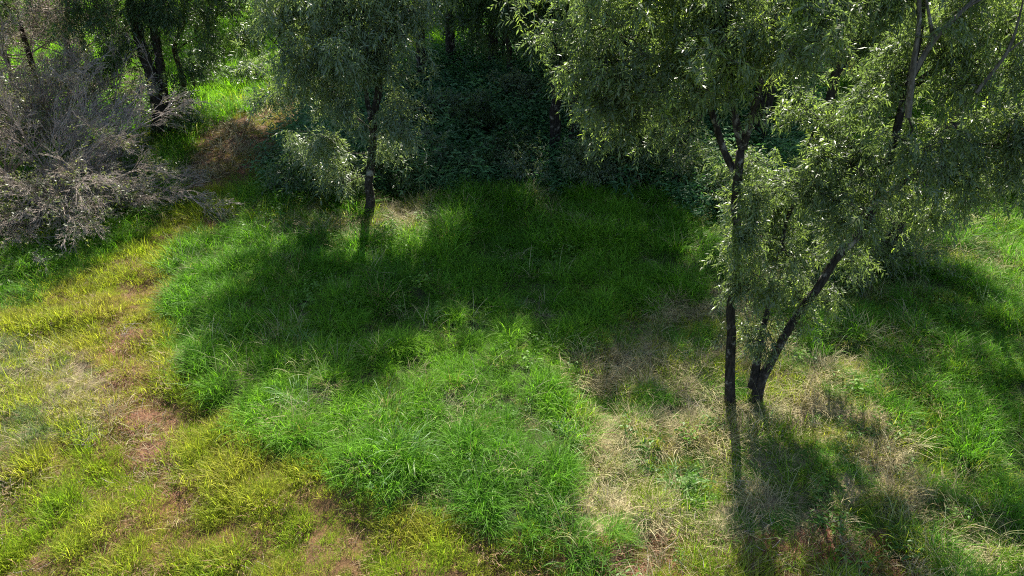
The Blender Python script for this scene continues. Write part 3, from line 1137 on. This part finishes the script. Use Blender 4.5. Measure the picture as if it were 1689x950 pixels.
# ---- wood behind: archetypes built once, then copied
def archetype(name, label, seed, h, trunk_r, clean, crown_r, leafmat, barkmat, lean=(0, 0), dens=1.0, group=None, leaf=(0.17, 0.036), droop=0.45, fork=True):
    rng = np.random.default_rng(seed)
    lx, ly = lean
    pts = [(0, 0, -.15), (lx * .1, ly * .1, clean * .5), (lx * .3, ly * .3, clean), (lx * .6 + .1, ly * .6, clean + (h - clean) * .45), (lx, ly, h * 0.92)]
    stems = [([np.array(p) for p in pts], (trunk_r, trunk_r * .85, trunk_r * .75, trunk_r * .5, trunk_r * .15))]
    lobes = []
    nl = 5
    for k in range(nl):
        a = k * 2.4 + rng.random() * 1.2
        z0 = clean * (0.75 + 0.25 * rng.random()) + (h - clean) * 0.09 * k
        rr = crown_r * (0.6 + 0.3 * rng.random())
        f = (z0 - 0) / h
        s = np.array([lx * f * .8, ly * f * .8, z0])
        e = np.array([lx * f + math.cos(a) * rr, ly * f + math.sin(a) * rr, z0 + 1.2 + 1.3 * rng.random()])
        stems.append(([s, (s + e) / 2 + np.array([0, 0, .35]), e], (trunk_r * .4, trunk_r * .3, trunk_r * .12)))
        lobes.append((e, (crown_r * .5, crown_r * .5, crown_r * .38), 1.0))
        lobes.append((e + np.array([0, 0, 1.6]), (crown_r * .5, crown_r * .5, crown_r * .4), .8))
    lobes.append((np.array([lx, ly, h * .85]), (crown_r * .6, crown_r * .6, crown_r * .55), 1.0))
    return build_tree(name, label, 'tree', (0, 0, 0), stems, lobes, leafmat, barkmat, seed, group, attr_density=11 * dens, leaf=leaf, spray=(0.45, 10), per=5,
                      droop=droop, nsub=0.5, tip=0.006, sides=9)


WOOD = 'trees of the shaded wood'
archs = {
    'a': archetype('woodland_tree', 'x', 31, 10.5, 0.2, 4.0, 3.0, M_LEAF_C, M_BARK2),
    'b': archetype('woodland_tree', 'x', 32, 11.5, 0.24, 5.0, 3.2, M_LEAF_C, M_BARK, lean=(.8, .2), dens=.9),
    'c': archetype('woodland_tree', 'x', 33, 9.0, 0.15, 2.6, 2.6, M_LEAF_C, M_BARK2, lean=(-.8, .3), dens=1.1),
    'd': archetype('woodland_tree', 'x', 34, 9.5, 0.16, 3.0, 2.7, M_LEAF_B, M_BARK2, lean=(.5, -.3)),
    'l': archetype('woodland_tree', 'x', 37, 6.5, 0.11, 1.0, 2.3, M_LEAF_C, M_BARK2, dens=1.7, leaf=(0.17, 0.05)),
    'w': archetype('woodland_tree', 'x', 36, 12.0, 0.24, 6.0, 4.6, M_LEAF_C, M_BARK, dens=1.7),
    'y': archetype('woodland_tree', 'x', 35, 8.5, 0.13, 2.2, 2.6, M_LEAF_A, M_BARKG, lean=(.9, 0), dens=1.1),
}
used = set()


def place(key, u, v, label, rz=0.0, s=1.0, group=WOOD, Y=None, lean=(0, 0)):
    src = archs[key]
    if Y is None:
        x, yy = G(u, v)
    else:
        yy = Y
        x = P(u, v, Y)[0]
    if key in used:
        r = src.copy()
        C.objects.link(r)
        for ch in src.children:
            c = ch.copy()
            C.objects.link(c)
            c.parent = r
    else:
        used.add(key)
        r = src
    r.location = (x, yy, H(x, yy))
    r.rotation_euler = (lean[0], lean[1], rz)
    r.scale = (s, s, s)
    r['label'] = label
    r['group'] = group
    return r


place('w', 697, 153, 'dark single trunk rising from the undergrowth just right of the drooping tree', 0.3, 1.1)
place('w', 914, 276, 'pale blotched trunk at the front edge of the undergrowth, left one of a close pair', 2.0, 0.85)
place('b', 944, 272, 'darker trunk standing close to the right of the pale blotched one', 4.0, 0.88)
place('b', 1246, 274, 'grey trunk seen just right of the fork of the straight blotched tree', 1.1, 1.0)
place('c', 845, 150, 'slim dark trunk in deep shade at the middle of the wood', 0.5, 1.1)
place('c', 1000, 160, 'tree in deep shade right of the slim middle trunk', 2.2, 1.15)
place('a', 1100, 150, 'tree hidden in deep shade behind the left boughs of the blotched tree', 5.2, 1.1)
place('a', 1300, 200, 'dark trunk in the gap between the blotched tree and the forked slim tree', 1.4, 1.0)
place('d', 790, 95, 'thin trunk beside the sunny glade at the top of the wood', 3.0, 1.0)
place('a', 870, 100, 'tree of the second row behind the slim middle trunk', 1.0, 1.15)
place('c', 960, 90, 'tree at the back of the darkest part of the wood', 5.0, 1.2)
place('b', 1180, 110, 'far tree behind the fork of the blotched tree', 2.6, 1.1)
place('y', 1541, 178, 'straight dark trunk with pale ground glowing behind, upper right', 0.2, 1.15)
place('y', 1465, 180, 'slanting slim dark trunk among bright leaves left of the straight upper right one', 2.4, 1.1)
place('y', 1660, 190, 'tree with yellow green sunlit leaves at the right edge', 4.4, 1.2)
place('d', 1600, 120, 'tree behind the sunlit leaves in the upper right corner', 1.2, 1.2)
place('y', 1400, 110, 'bright leaved tree behind the forked slim tree', 3.7, 1.2)
place('d', 1270, 60, 'far tree at the top edge behind the right bough of the blotched tree', .5, 1.3, Y=50)
place('b', 640, 40, 'far tree behind the crown of the drooping tree', 0.5, 1.1, Y=48)
place('c', 445, 62, 'small far tree with a dark leaning trunk at the back of the sunny meadow', 0.7, 1.3, Y=50)
place('a', 380, 50, 'far tree at the top of the sunny meadow, left of the small leaning one', 1.9, 1.2, Y=56)
place('d', 200, 40, 'far tree at the back of the meadow behind the twin dark trunks', 2.9, 1.3, Y=58)
place('a', 60, 40, 'far tree in the top left corner beyond the bare twigs', 5.9, 1.2, Y=52)
place('w', 745, 122, 'added shade tree between the drooping tree and the slim middle trunk', 1.7, 1.1)  # tree added so its high canopy keeps sun off the undergrowth
place('a', 895, 142, 'added shade tree just right of the slim dark middle trunk', 3.1, 1.1)  # another tree put in to shade the wood floor
place('w', 815, 118, 'added shade tree with a wide crown just left of the slim dark middle trunk', 4.1, 1.2)  # added too, crown above the view, to darken the undergrowth
place('c', 1050, 190, 'shadowed tree right of the close pair of trunks', 0.9, 1.1)
for (u_p, Y_p, rz_p, s_p, lab_p) in [
        (830, 40, .3, 1.0, 'low branched leafy tree in the dark top middle, behind the slim trunk'),
        (900, 37, 1.9, 1.0, 'low branched leafy tree left of the blotched tree boughs'),
        (760, 47, 2.9, 1.1, 'low branched leafy tree at the back of the glade'),
        (980, 36, 4.1, 1.1, 'low branched leafy tree hidden behind the left boughs of the blotched tree'),
        (1120, 33, 5.0, 1.1, 'low branched leafy tree behind the fork of the blotched tree'),
        (1300, 31, 0.9, 1.1, 'low branched leafy tree right of the fork of the blotched tree'),
        (1440, 36, 1.6, 1.1, 'low branched leafy tree behind the slim forked trunk'),
        (1620, 33, 2.2, 1.0, 'low branched leafy tree behind the straight trunk at upper right'),
        (700, 56, 3.6, 1.3, 'low branched leafy tree far behind the dark single trunk'),
        (300, 60, 5.6, 1.5, 'low branched leafy tree at the far edge of the meadow, behind the bent tree'),
        (160, 58, 0.2, 1.5, 'low branched leafy tree at the far edge of the meadow, behind the twin trunks'),
        (20, 55, 2.6, 1.4, 'low branched leafy tree at the far edge of the meadow, far left'),
        (470, 55, 4.6, 1.3, 'low branched leafy tree at the far edge of the meadow, beside the drooping crown')]:
    place('l', u_p, 0, lab_p, rz_p, s_p, Y=Y_p)
place('w', -90, 250, 'leafy tree at the left edge overhanging the bare grey twigs', 1.3, .85)
# twin dark trunks on the left
bl = on_ground(265, 226)
YL = bl[1]
build_tree('twin_trunk_tree', 'tall dark tree with two black trunks from one foot beside the red track', 'tree', bl, [
    ([bl - (0, 0, .15)] + PT([(258, 170), (245, 110), (228, 50), (215, 0), (205, -70), (200, -140)], YL), (0.3, 0.24, 0.21, 0.19, 0.17, 0.12, 0.05)),
    ([bl + (.25, .1, -.1)] + PT([(270, 170), (262, 110), (254, 50), (246, 0), (250, -80)], YL + .2), (0.24, 0.2, 0.17, 0.14, 0.12, 0.05)),
    (PT([(254, 50), (266, 20), (275, -20)], YL + .2), (0.09, 0.07, 0.05)),
], LB([(190, 40, 1.3), (160, 0, 1.6), (170, 90, .9), (215, 90, .7), (255, 20, 1.1), (300, 0, 1.2), (330, 30, .9), (290, 120, .6, 0, .8), (200, 110, .8), (180, 155, .6), (330, 95, .6), (235, 185, .5), (290, 190, .6, YL, 1), (215, -90, 2.0), (290, -90, 1.9), (350, -60, 1.5), (150, -90, 1.8), (245, -190, 2.2)], YL),
    M_LEAF_C, M_BARK2, 41, attr_density=18, leaf=(0.15, 0.037), spray=(0.4, 9), per=5, droop=0.4)
bm = on_ground(308, 184)
YM = bm[1]
build_tree('bent_tree', 'thin tree with a kinked dark trunk right of the twin black trunks', 'tree', bm, [
    ([bm - (0, 0, .1)] + PT([(300, 130), (290, 85), (292, 62), (303, 38), (308, -20)], YM), (0.14, 0.12, 0.11, 0.09, 0.07, 0.04)),
    (PT([(290, 85), (305, 72), (325, 60)], YM), (0.05, 0.04, 0.02)),
], LB([(320, 20, 1.2), (360, 40, 1.1), (350, 75, .6, 0, .7), (390, 20, 1.2), (400, 75, .8), (330, 105, .5), (330, -60, 1.8), (400, -60, 1.6)], YM),
    M_LEAF_C, M_BARK2, 42, attr_density=18, leaf=(0.16, 0.036), spray=(0.4, 9), per=4, droop=0.5)
# slim forked tree on the right
bf = on_ground(1358, 335)
YF = bf[1]
tf = build_tree('forked_tree', 'slim dark leaning tree with a red brown lump under its fork, right of the middle', 'tree', bf, [
    ([bf - (0, 0, .1)] + PT([(1361, 240), (1368, 175), (1380, 110), (1396, 50), (1412, 0), (1430, -70)], YF), (0.17, 0.15, 0.13, 0.12, 0.11, 0.1, 0.05)),
    (PT([(1402, 35), (1432, 24), (1462, 0), (1490, -30)], YF), (0.06, 0.05, 0.04, 0.02)),
    (PT([(1383, 120), (1420, 75), (1470, 45)], YF), (0.06, 0.045, 0.02)),
], LB([(1330, 60, .9), (1440, 60, .9), (1480, 20, 1.0), (1350, -20, 1.2), (1430, -80, 1.8), (1520, -60, 1.6), (1330, 110, .5), (1430, 120, .6)], YF),
    M_LEAF_A, M_BARK2, 43, attr_density=24, leaf=(0.12, 0.03), spray=(0.35, 10), per=5, droop=0.4)
lump = P(1404, 30, YF - .1) - bf
lv = norm(np.random.default_rng(1).normal(size=(400, 3)))
import bmesh
bmm = bmesh.new()
bmesh.ops.create_icosphere(bmm, subdivisions=3, radius=0.17)
for v in bmm.verts:
    k = 1 + 0.25 * math.sin(v.co.x * 22) * math.cos(v.co.z * 17 + 1)
    v.co = Vector((v.co.x * .7 * k, v.co.y * .7 * k, v.co.z * 1.5 * k)) + Vector(lump)
me = bpy.data.meshes.new('bark_lump')
bmm.to_mesh(me)
bmm.free()
me.materials.append(M_RED)
link('bark_lump', me, tf)

# shaded tree at right
bq_ = on_ground(1466, 432)
YQ = bq_[1]
build_tree('shaded_tree', 'dim crooked tree at right behind the leaning stem, its limbs reaching to the picture edge', 'tree', bq_, [
    ([bq_ - (0, 0, .1)] + PT([(1480, 370), (1515, 290), (1550, 215), (1590, 172), (1640, 120)], YQ), (0.17, 0.15, 0.13, 0.12, 0.09, 0.05)),
    (PT([(1550, 215), (1610, 200), (1680, 215)], YQ - .2), (0.08, 0.06, 0.03)),
    (PT([(1590, 172), (1600, 90), (1610, 0), (1610, -90)], YQ), (0.08, 0.07, 0.05, 0.03)),
    (PT([(1480, 370, YQ), (1430, 345, YQ - .4), (1360, 340, YQ - .8), (1290, 350, YQ - 1)], 0), (0.07, 0.05, 0.035, 0.018)),
], LB([(1290, 360, .9, YQ - 1, 1.2), (1380, 350, 1.0, YQ - .8, 1.2), (1270, 405, .5, YQ - 1.5, 1.4), (1350, 420, .5, YQ - 1.6, 1.4), (1430, 430, .6, YQ - 1.2, 1.4), (1500, 400, .7, YQ - .6, 1.2), (1390, 280, .9, YQ - .5), (1560, 420, .5, YQ - .8), (1620, 290, .7, 0, .7), (1570, 330, .6, 0, .8), (1680, 230, .8, 0, .6), (1640, 110, .9, 0, .6), (1720, 120, 1.1, 0, .6), (1560, 40, .7, 0, .6), (1640, -60, 1.2, 0, .6), (1740, -20, 1.6, 0, .7), (1720, -110, 1.5), (1680, -230, 1.5), (1780, 220, 1.4), (1800, -130, 1.8)], YQ),
    M_LEAF_A, M_BARK2, 45, attr_density=26, leaf=(0.11, 0.028), spray=(0.32, 10), per=5, droop=0.4)
# low leafy tree behind the front pair
bb = on_ground(1120, 318)
YB = bb[1]
build_tree('low_tree', 'low glossy leaved young tree at the edge of the undergrowth below the blotched tree boughs', 'tree', bb, [
    ([bb - (0, 0, .1)] + PT([(1110, 260), (1085, 200), (1060, 140)], YB), (0.08, 0.07, 0.05, 0.02)),
    (PT([(1112, 270), (1060, 235), (1010, 215)], YB), (0.04, 0.03, 0.015)),
    (PT([(1110, 260), (1140, 220), (1160, 190)], YB), (0.04, 0.03, 0.015)),
], LB([(1080, 240, 1.1), (1010, 240, .9), (960, 260, .6), (1140, 240, .9), (1060, 170, 1.1), (1160, 290, .7), (1000, 190, .9), (1100, 130, 1.0)], YB),
    M_LEAF_A, M_BARK2, 44, attr_density=30, leaf=(0.12, 0.037), spray=(0.35, 9), per=5, droop=0.4)

# ---- bare grey shrubs on the left
bs = np.array((*G(70, 350), 0.0))
bs[2] = H(bs[0], bs[1])
YS = bs[1]


def twig_system(rng, starts, dirs, lens, rads, levels, kids, spread, ratio, bend, grav, seg=5):
    """branches that branch again along their own heading, level after level; returns tube segments and tips"""
    P0, P1, R0, R1, tips, tdir = [], [], [], [], [], []
    st, dr, ln, rd = [np.asarray(a_, float) for a_ in (starts, dirs, lens, rads)]
    for lev in range(levels):
        n = len(st)
        p = st.copy()
        d = norm(dr)
        wob = norm(rng.normal(size=(n, 3))) * bend
        pts = [p.copy()]
        ds = [d.copy()]
        for k in range(seg):
            d = norm(d + wob / seg + rng.normal(0, 0.10, (n, 3)) + np.array([0, 0, -grav * (k + 1) / seg]))
            q = p + d * (ln / seg)[:, None]
            q[:, 2] = np.maximum(q[:, 2], 0.12)
            r0 = rd * (1 - 0.75 * k / seg)
            r1 = rd * (1 - 0.75 * (k + 1) / seg)
            P0.append(p.copy()); P1.append(q.copy()); R0.append(r0); R1.append(r1)
            p = q
            pts.append(p.copy())
            ds.append(d.copy())
        tips.append(p.copy())
        tdir.append(d.copy())
        if lev == levels - 1:
            break
        kn = kids[lev]
        t = rng.uniform(0.18, 1.0, (n, kn)) * seg
        ki = np.minimum(t.astype(int), seg - 1)
        fr = (t - ki)[..., None]
        PA = np.stack(pts, 1)
        DA = np.stack(ds, 1)
        ar = np.arange(n)[:, None]
        ns_ = (PA[ar, ki] * (1 - fr) + PA[ar, ki + 1] * fr).reshape(-1, 3)
        nd = DA[ar, ki].reshape(-1, 3)
        nd = norm(nd + norm(rng.normal(size=nd.shape)) * spread * rng.uniform(0.5, 1.1, (len(nd), 1)) + np.array([0, 0, 0.08]))
        nl_ = (ln[:, None] * ratio * rng.uniform(0.55, 1.15, (n, kn)) * (1.15 - 0.55 * t / seg)).ravel()
        nr = (rd[:, None] * 0.55 * (1 - 0.5 * t / seg)).ravel()
        st, dr, ln, rd = ns_, nd, nl_, np.maximum(nr, 0.0055)
    return (np.concatenate(P0), np.concatenate(P1), np.concatenate(R0), np.concatenate(R1)), np.concatenate(tips[-2:]), np.concatenate(tdir[-2:])


def bare_plant(name, label, cat, base, stems, sys_args, leafn, seed, twigm, barkm):
    rng = np.random.default_rng(seed)
    root = empty(name, tuple(base), label, cat)
    if stems:
        tg = [tube(*catmull([np.asarray(q) - base for q in pts], rad), rng, 9, flare=True) for pts, rad in stems]
        v, q, t, r = join_geo(tg)
        link('trunk', mesh_from(name + '_trunk', v, q, t, barkm, smooth=True), root)
    (p0, p1, r0, r1), tips, td = twig_system(rng, *sys_args)
    v, q = prisms(p0, p1, np.maximum(r0, .0045), np.maximum(r1, .003), 4)
    link('branches', mesh_from(name + '_branches', v, q, None, twigm), root)
    k = rng.random(len(tips)) < leafn
    V, q, r, _, _ = sprays(rng, tips[k], td[k], 2, 4, .18, .085, .04, 0.1)
    link('crown', mesh_from(name + '_crown', V, q, None, M_LEAF_D, r), root)
    print(name, 'twigs', len(p0), 'leaves', len(q))


rs = np.random.default_rng(50)
az = np.concatenate([rs.uniform(-2.4, 1.0, 32), rs.uniform(0, 6.28, 10)])
el = np.concatenate([rs.uniform(0.12, 0.85, 32), rs.uniform(0.7, 1.4, 10)])
d0 = np.stack([np.cos(az) * np.cos(el), np.sin(az) * np.cos(el), np.sin(el)], 1)
st0 = rs.normal(0, 1, (42, 3)) * (.9, .6, 0) + (0, 0, .05)
bare_plant('bare_shrub', 'sprawling grey leafless shrub with a fan of fine twigs over the grass at left', 'shrub', bs, None,
           (st0, d0, rs.uniform(2.9, 5.0, 42), rs.uniform(.024, .042, 42), 4, (15, 10, 6), 0.52, 0.46, 0.38, 0.14), 0.05, 51, M_TWIG, M_TWIG)
bs1 = np.array((*G(-60, 330), 0.0))
bs1[2] = H(bs1[0], bs1[1])
az = rs.uniform(-2.2, 1.4, 20)
el = rs.uniform(0.2, 1.3, 20)
d0 = np.stack([np.cos(az) * np.cos(el), np.sin(az) * np.cos(el), np.sin(el)], 1)
bare_plant('bare_shrub', 'grey twiggy shrub with small pale leaves at the left edge, beside the sprawling fan', 'shrub', bs1, None,
           (rs.normal(0, 1, (20, 3)) * (.8, .6, 0) + (0, 0, .05), d0, rs.uniform(3.0, 5.0, 20), rs.uniform(.03, .05, 20), 4, (10, 7, 5), 0.6, 0.46, 0.35, 0.14), 0.14, 54, M_TWIG, M_TWIG)
bs3 = np.array((*G(50, 262), 0.0))
bs3[2] = H(bs3[0], bs3[1])
az = rs.uniform(0, 6.28, 34)
el = rs.uniform(0.45, 1.45, 34)
d0 = np.stack([np.cos(az) * np.cos(el), np.sin(az) * np.cos(el), np.sin(el)], 1)
bare_plant('bare_shrub', 'upright grey twiggy shrub behind the sprawling fan, below the leafless tree', 'shrub', bs3, None,
           (rs.normal(0, 1, (34, 3)) * (1.3, .6, 0) + (0, 0, .05), d0, rs.uniform(3.0, 5.0, 34), rs.uniform(.025, .045, 34), 4, (13, 9, 6), 0.55, 0.46, 0.4, 0.1), 0.06, 55, M_TWIG, M_TWIG)
bs2 = np.array((*G(75, 205), 0.0))
bs2[2] = H(bs2[0], bs2[1])
YT = bs2[1]
stems = [
    ([bs2 - (0, 0, .1)] + PT([(62, 140), (48, 90), (30, 30), (15, -40)], YT), (0.16, 0.13, 0.11, 0.08, 0.04)),
    ([bs2 + (.9, 0, -.1)] + PT([(118, 120), (110, 60), (112, 0), (110, -60)], YT + .3), (0.15, 0.12, 0.1, 0.08, 0.04)),
    ([bs2 + (1.9, .5, -.1)] + PT([(150, 130), (138, 80), (125, 30), (120, -20)], YT), (0.12, 0.1, 0.08, 0.06, 0.03)),
    ([bs2 + (-.9, .5, -.1)] + PT([(25, 150), (12, 100), (-10, 40)], YT), (0.11, 0.1, 0.08, 0.04)),
]
sp, sd, sl_ = [], [], []
for pts, rad in stems:
    p, r = catmull([np.asarray(q) - bs2 for q in pts], rad)
    for k in rs.integers(len(p) // 6, len(p), 26):
        a_ = rs.uniform(0, 6.28)
        sp.append(p[k])
        sd.append((math.cos(a_), math.sin(a_), rs.uniform(-.1, .9)))
        sl_.append(rs.uniform(1.5, 3.2))
bare_plant('bare_tree', 'leafless grey tree with several leaning stems against the sunlit meadow at far left', 'tree', bs2, stems,
           (sp, sd, sl_, np.full(len(sp), .03), 4, (9, 7, 5), 0.6, 0.5, 0.4, 0.1), 0.03, 52, M_TWIG, M_BARK2)


# ---- shrubs
def shrub(u, v, h, w, mat, label, seed, name='leafy_shrub', group=None, leaf=(0.13, 0.04), nst=7):
    b = on_ground(u, v)
    r = np.random.default_rng(seed)
    st = []
    lb = []
    for k in range(nst):
        a = r.random() * 6.28
        t = b + np.array([math.cos(a) * w * .6, math.sin(a) * w * .6, h * (.55 + .4 * r.random())])
        st.append(([b + r.normal(0, .04, 3) * (1, 1, 0) - (0, 0, .05), (b + t) / 2 + (0, 0, .12), t], (.02, .015, .008)))
        lb.append((t, (w * .5, w * .5, h * .32), 1.0))
    lb.append((b + (0, 0, h * .4), (w * .7, w * .7, h * .35), 1.0))
    return build_tree(name, label, 'shrub', b, st, lb, mat, M_BARK2, seed, group, attr_density=40, leaf=leaf, spray=(0.25, 8), per=4, droop=.25, nsub=.25, flare=False, sides=6)


shrub(520, 335, 1.5, 1.2, M_LEAF_C, 'dark bush at the foot of the drooping tree, on its left', 61)
shrub(490, 290, .9, .8, M_LEAF_C, 'dark bush between the red track and the drooping tree', 62)
shrub(655, 325, 1.1, .9, M_LEAF_C, 'dark bush just right of the drooping tree foot', 63)
shrub(760, 215, 1.4, 1.0, M_LEAF_B, 'shrub with silvery lit leaves in the dark undergrowth', 64)
shrub(770, 300, 1.0, .9, M_LEAF_C, 'rounded bush at the front of the undergrowth, lower middle', 65)
shrub(298, 215, .7, .7, M_LEAF_B, 'small leafy shrub beside the red track in front of the twin trunks', 66)
shrub(352, 135, 1.3, 1.0, M_LEAF_C, 'small dark bush next to the leaning stump in the sunny meadow', 67, leaf=(.2, .05))
shrub(990, 315, 1.5, 1.1, M_LEAF_B, 'brighter green bush at the edge of the undergrowth, left of the low tree', 68)
shrub(290, 205, 1.2, .8, M_LEAF_C, 'ivy like bush hugging the twin black trunks', 69)
shrub(1660, 230, 1.5, 1.4, M_LEAF_A, 'sunlit yellow green bush at the right edge', 70)
shrub(410, 140, .9, 1.1, M_LEAF_C, 'low bush on the right side of the sunny meadow by the track', 71)

for i_, (u_p, v_p, h_p, w_p, m_p, lab_p) in enumerate([
        (570, 320, 1.0, .9, M_LEAF_B, 'bush with greyish lit leaves directly left of the drooping tree trunk'),
        (700, 285, 1.2, .9, M_LEAF_B, 'upright bush in the undergrowth between the drooping tree and the rounded bush'),
        (830, 285, 1.1, 1.0, M_LEAF_C, 'dark bush at the undergrowth edge, right of the rounded bush'),
        (880, 305, .9, .8, M_LEAF_B, 'pale leaved bush just left of the close pair of trunks'),
        (800, 235, 1.5, 1.0, M_LEAF_C, 'tall dark bush deep in the undergrowth above the rounded bush'),
        (690, 225, 1.4, 1.0, M_LEAF_C, 'dark bush below the single trunk in the undergrowth'),
        (860, 190, 1.6, 1.1, M_LEAF_B, 'bush in deep shade left of the close pair, behind the dark bushes'),
        (1190, 345, 1.0, .9, M_LEAF_C, 'bush beside the straight blotched trunk at the back of the grass'),
        (1290, 250, 1.6, 1.1, M_LEAF_C, 'bush in shade just right of the fork of the blotched tree'),
        (1640, 320, 1.1, 1.2, M_LEAF_A, 'sunlit bush under the crooked limbs near the right edge'),
        (600, 175, 1.5, 1.2, M_LEAF_A, 'yellow green bush seen through the drooping foliage by the track'),
        (545, 215, 1.2, 1.1, M_LEAF_B, 'bush on the near bank of the red track, under the drooping crown')]):
    shrub(u_p, v_p, h_p, w_p, m_p, lab_p, 80 + i_, leaf=(.15, .042))

# ---- stump and fallen branch in the meadow
sb = on_ground(326, 158)
rr = np.random.default_rng(9)
st = empty('tree_stump', tuple(sb), 'short dark broken stump standing in the sunny meadow', 'stump')
g = [tube(*catmull([np.array((0, 0, -.1)), np.array((0, 0, .5)), np.array((-.08, 0, 1.0))], (.13, .1, .08)), rr, 9, flare=True),
     tube(*catmull([np.array((-.05, 0, .7)), np.array((.08, 0, .95)), np.array((.15, 0, 1.15))], (.05, .045, .02)), rr, 6)]
v, q, t, r = join_geo(g)
link('trunk', mesh_from('stump_wood', v, q, t, M_BARK2, smooth=True), st)
lb_ = on_ground(350, 145)
fb = empty('fallen_branch', tuple(lb_), 'dark leaning dead branch propped beside the small meadow bush', 'branch')
v, q, t, r = join_geo([tube(*catmull([np.array((.5, -.2, -.05)), np.array((0, 0, .5)), np.array((-.7, .1, 1.2))], (.09, .07, .04)), rr, 8)])
link('trunk', mesh_from('fallen_wood', v, q, t, M_BARK2, smooth=True), fb)

# ---- big broad-bladed grass clumps that stand out of the grass
M_CLUMP = leaf_mat('broad_grass_blade', (0.09, 0.2, 0.05), (0.16, 0.28, 0.08), (0.42, 0.5, 0.26), trans=0.4, rough=0.5, spec=0.35)
for i, (u, v, s, lab) in enumerate([
        (640, 690, 1.0, 'clump of broad pale tipped blades left of the middle of the sunlit long grass'),
        (670, 775, 1.3, 'large sprawling clump with long straw coloured blades low in the long grass'),
        (490, 680, .9, 'clump with whitish blade tips where the long grass meets the shade at left'),
        (500, 590, .9, 'broad bladed clump inside the dark shadow at left of the long grass'),
        (790, 560, .7, 'small pale tipped clump on the upper edge of the sunlit long grass'),
        (855, 520, .7, 'small clump with white tips just inside the shadow above the sunlit grass'),
        (930, 740, .9, 'broad bladed bluish clump where the long grass meets the straw'),
        (1120, 790, .9, 'bushy green clump in the middle of the pale straw')]):
    r = np.random.default_rng(200 + i)
    b = on_ground(u, v)
    vv, q, t, rn = blades(r, 60, 0.22, .35, .8, .013, .1, .8, .6)
    e = link('grass_clump', mesh_from('grass_clump_%d' % i, vv * s, q, t, M_CLUMP, rn), None, tuple(b))
    tag(e, lab, 'grass clump', 'broad bladed clumps in the long grass')

print('script done')
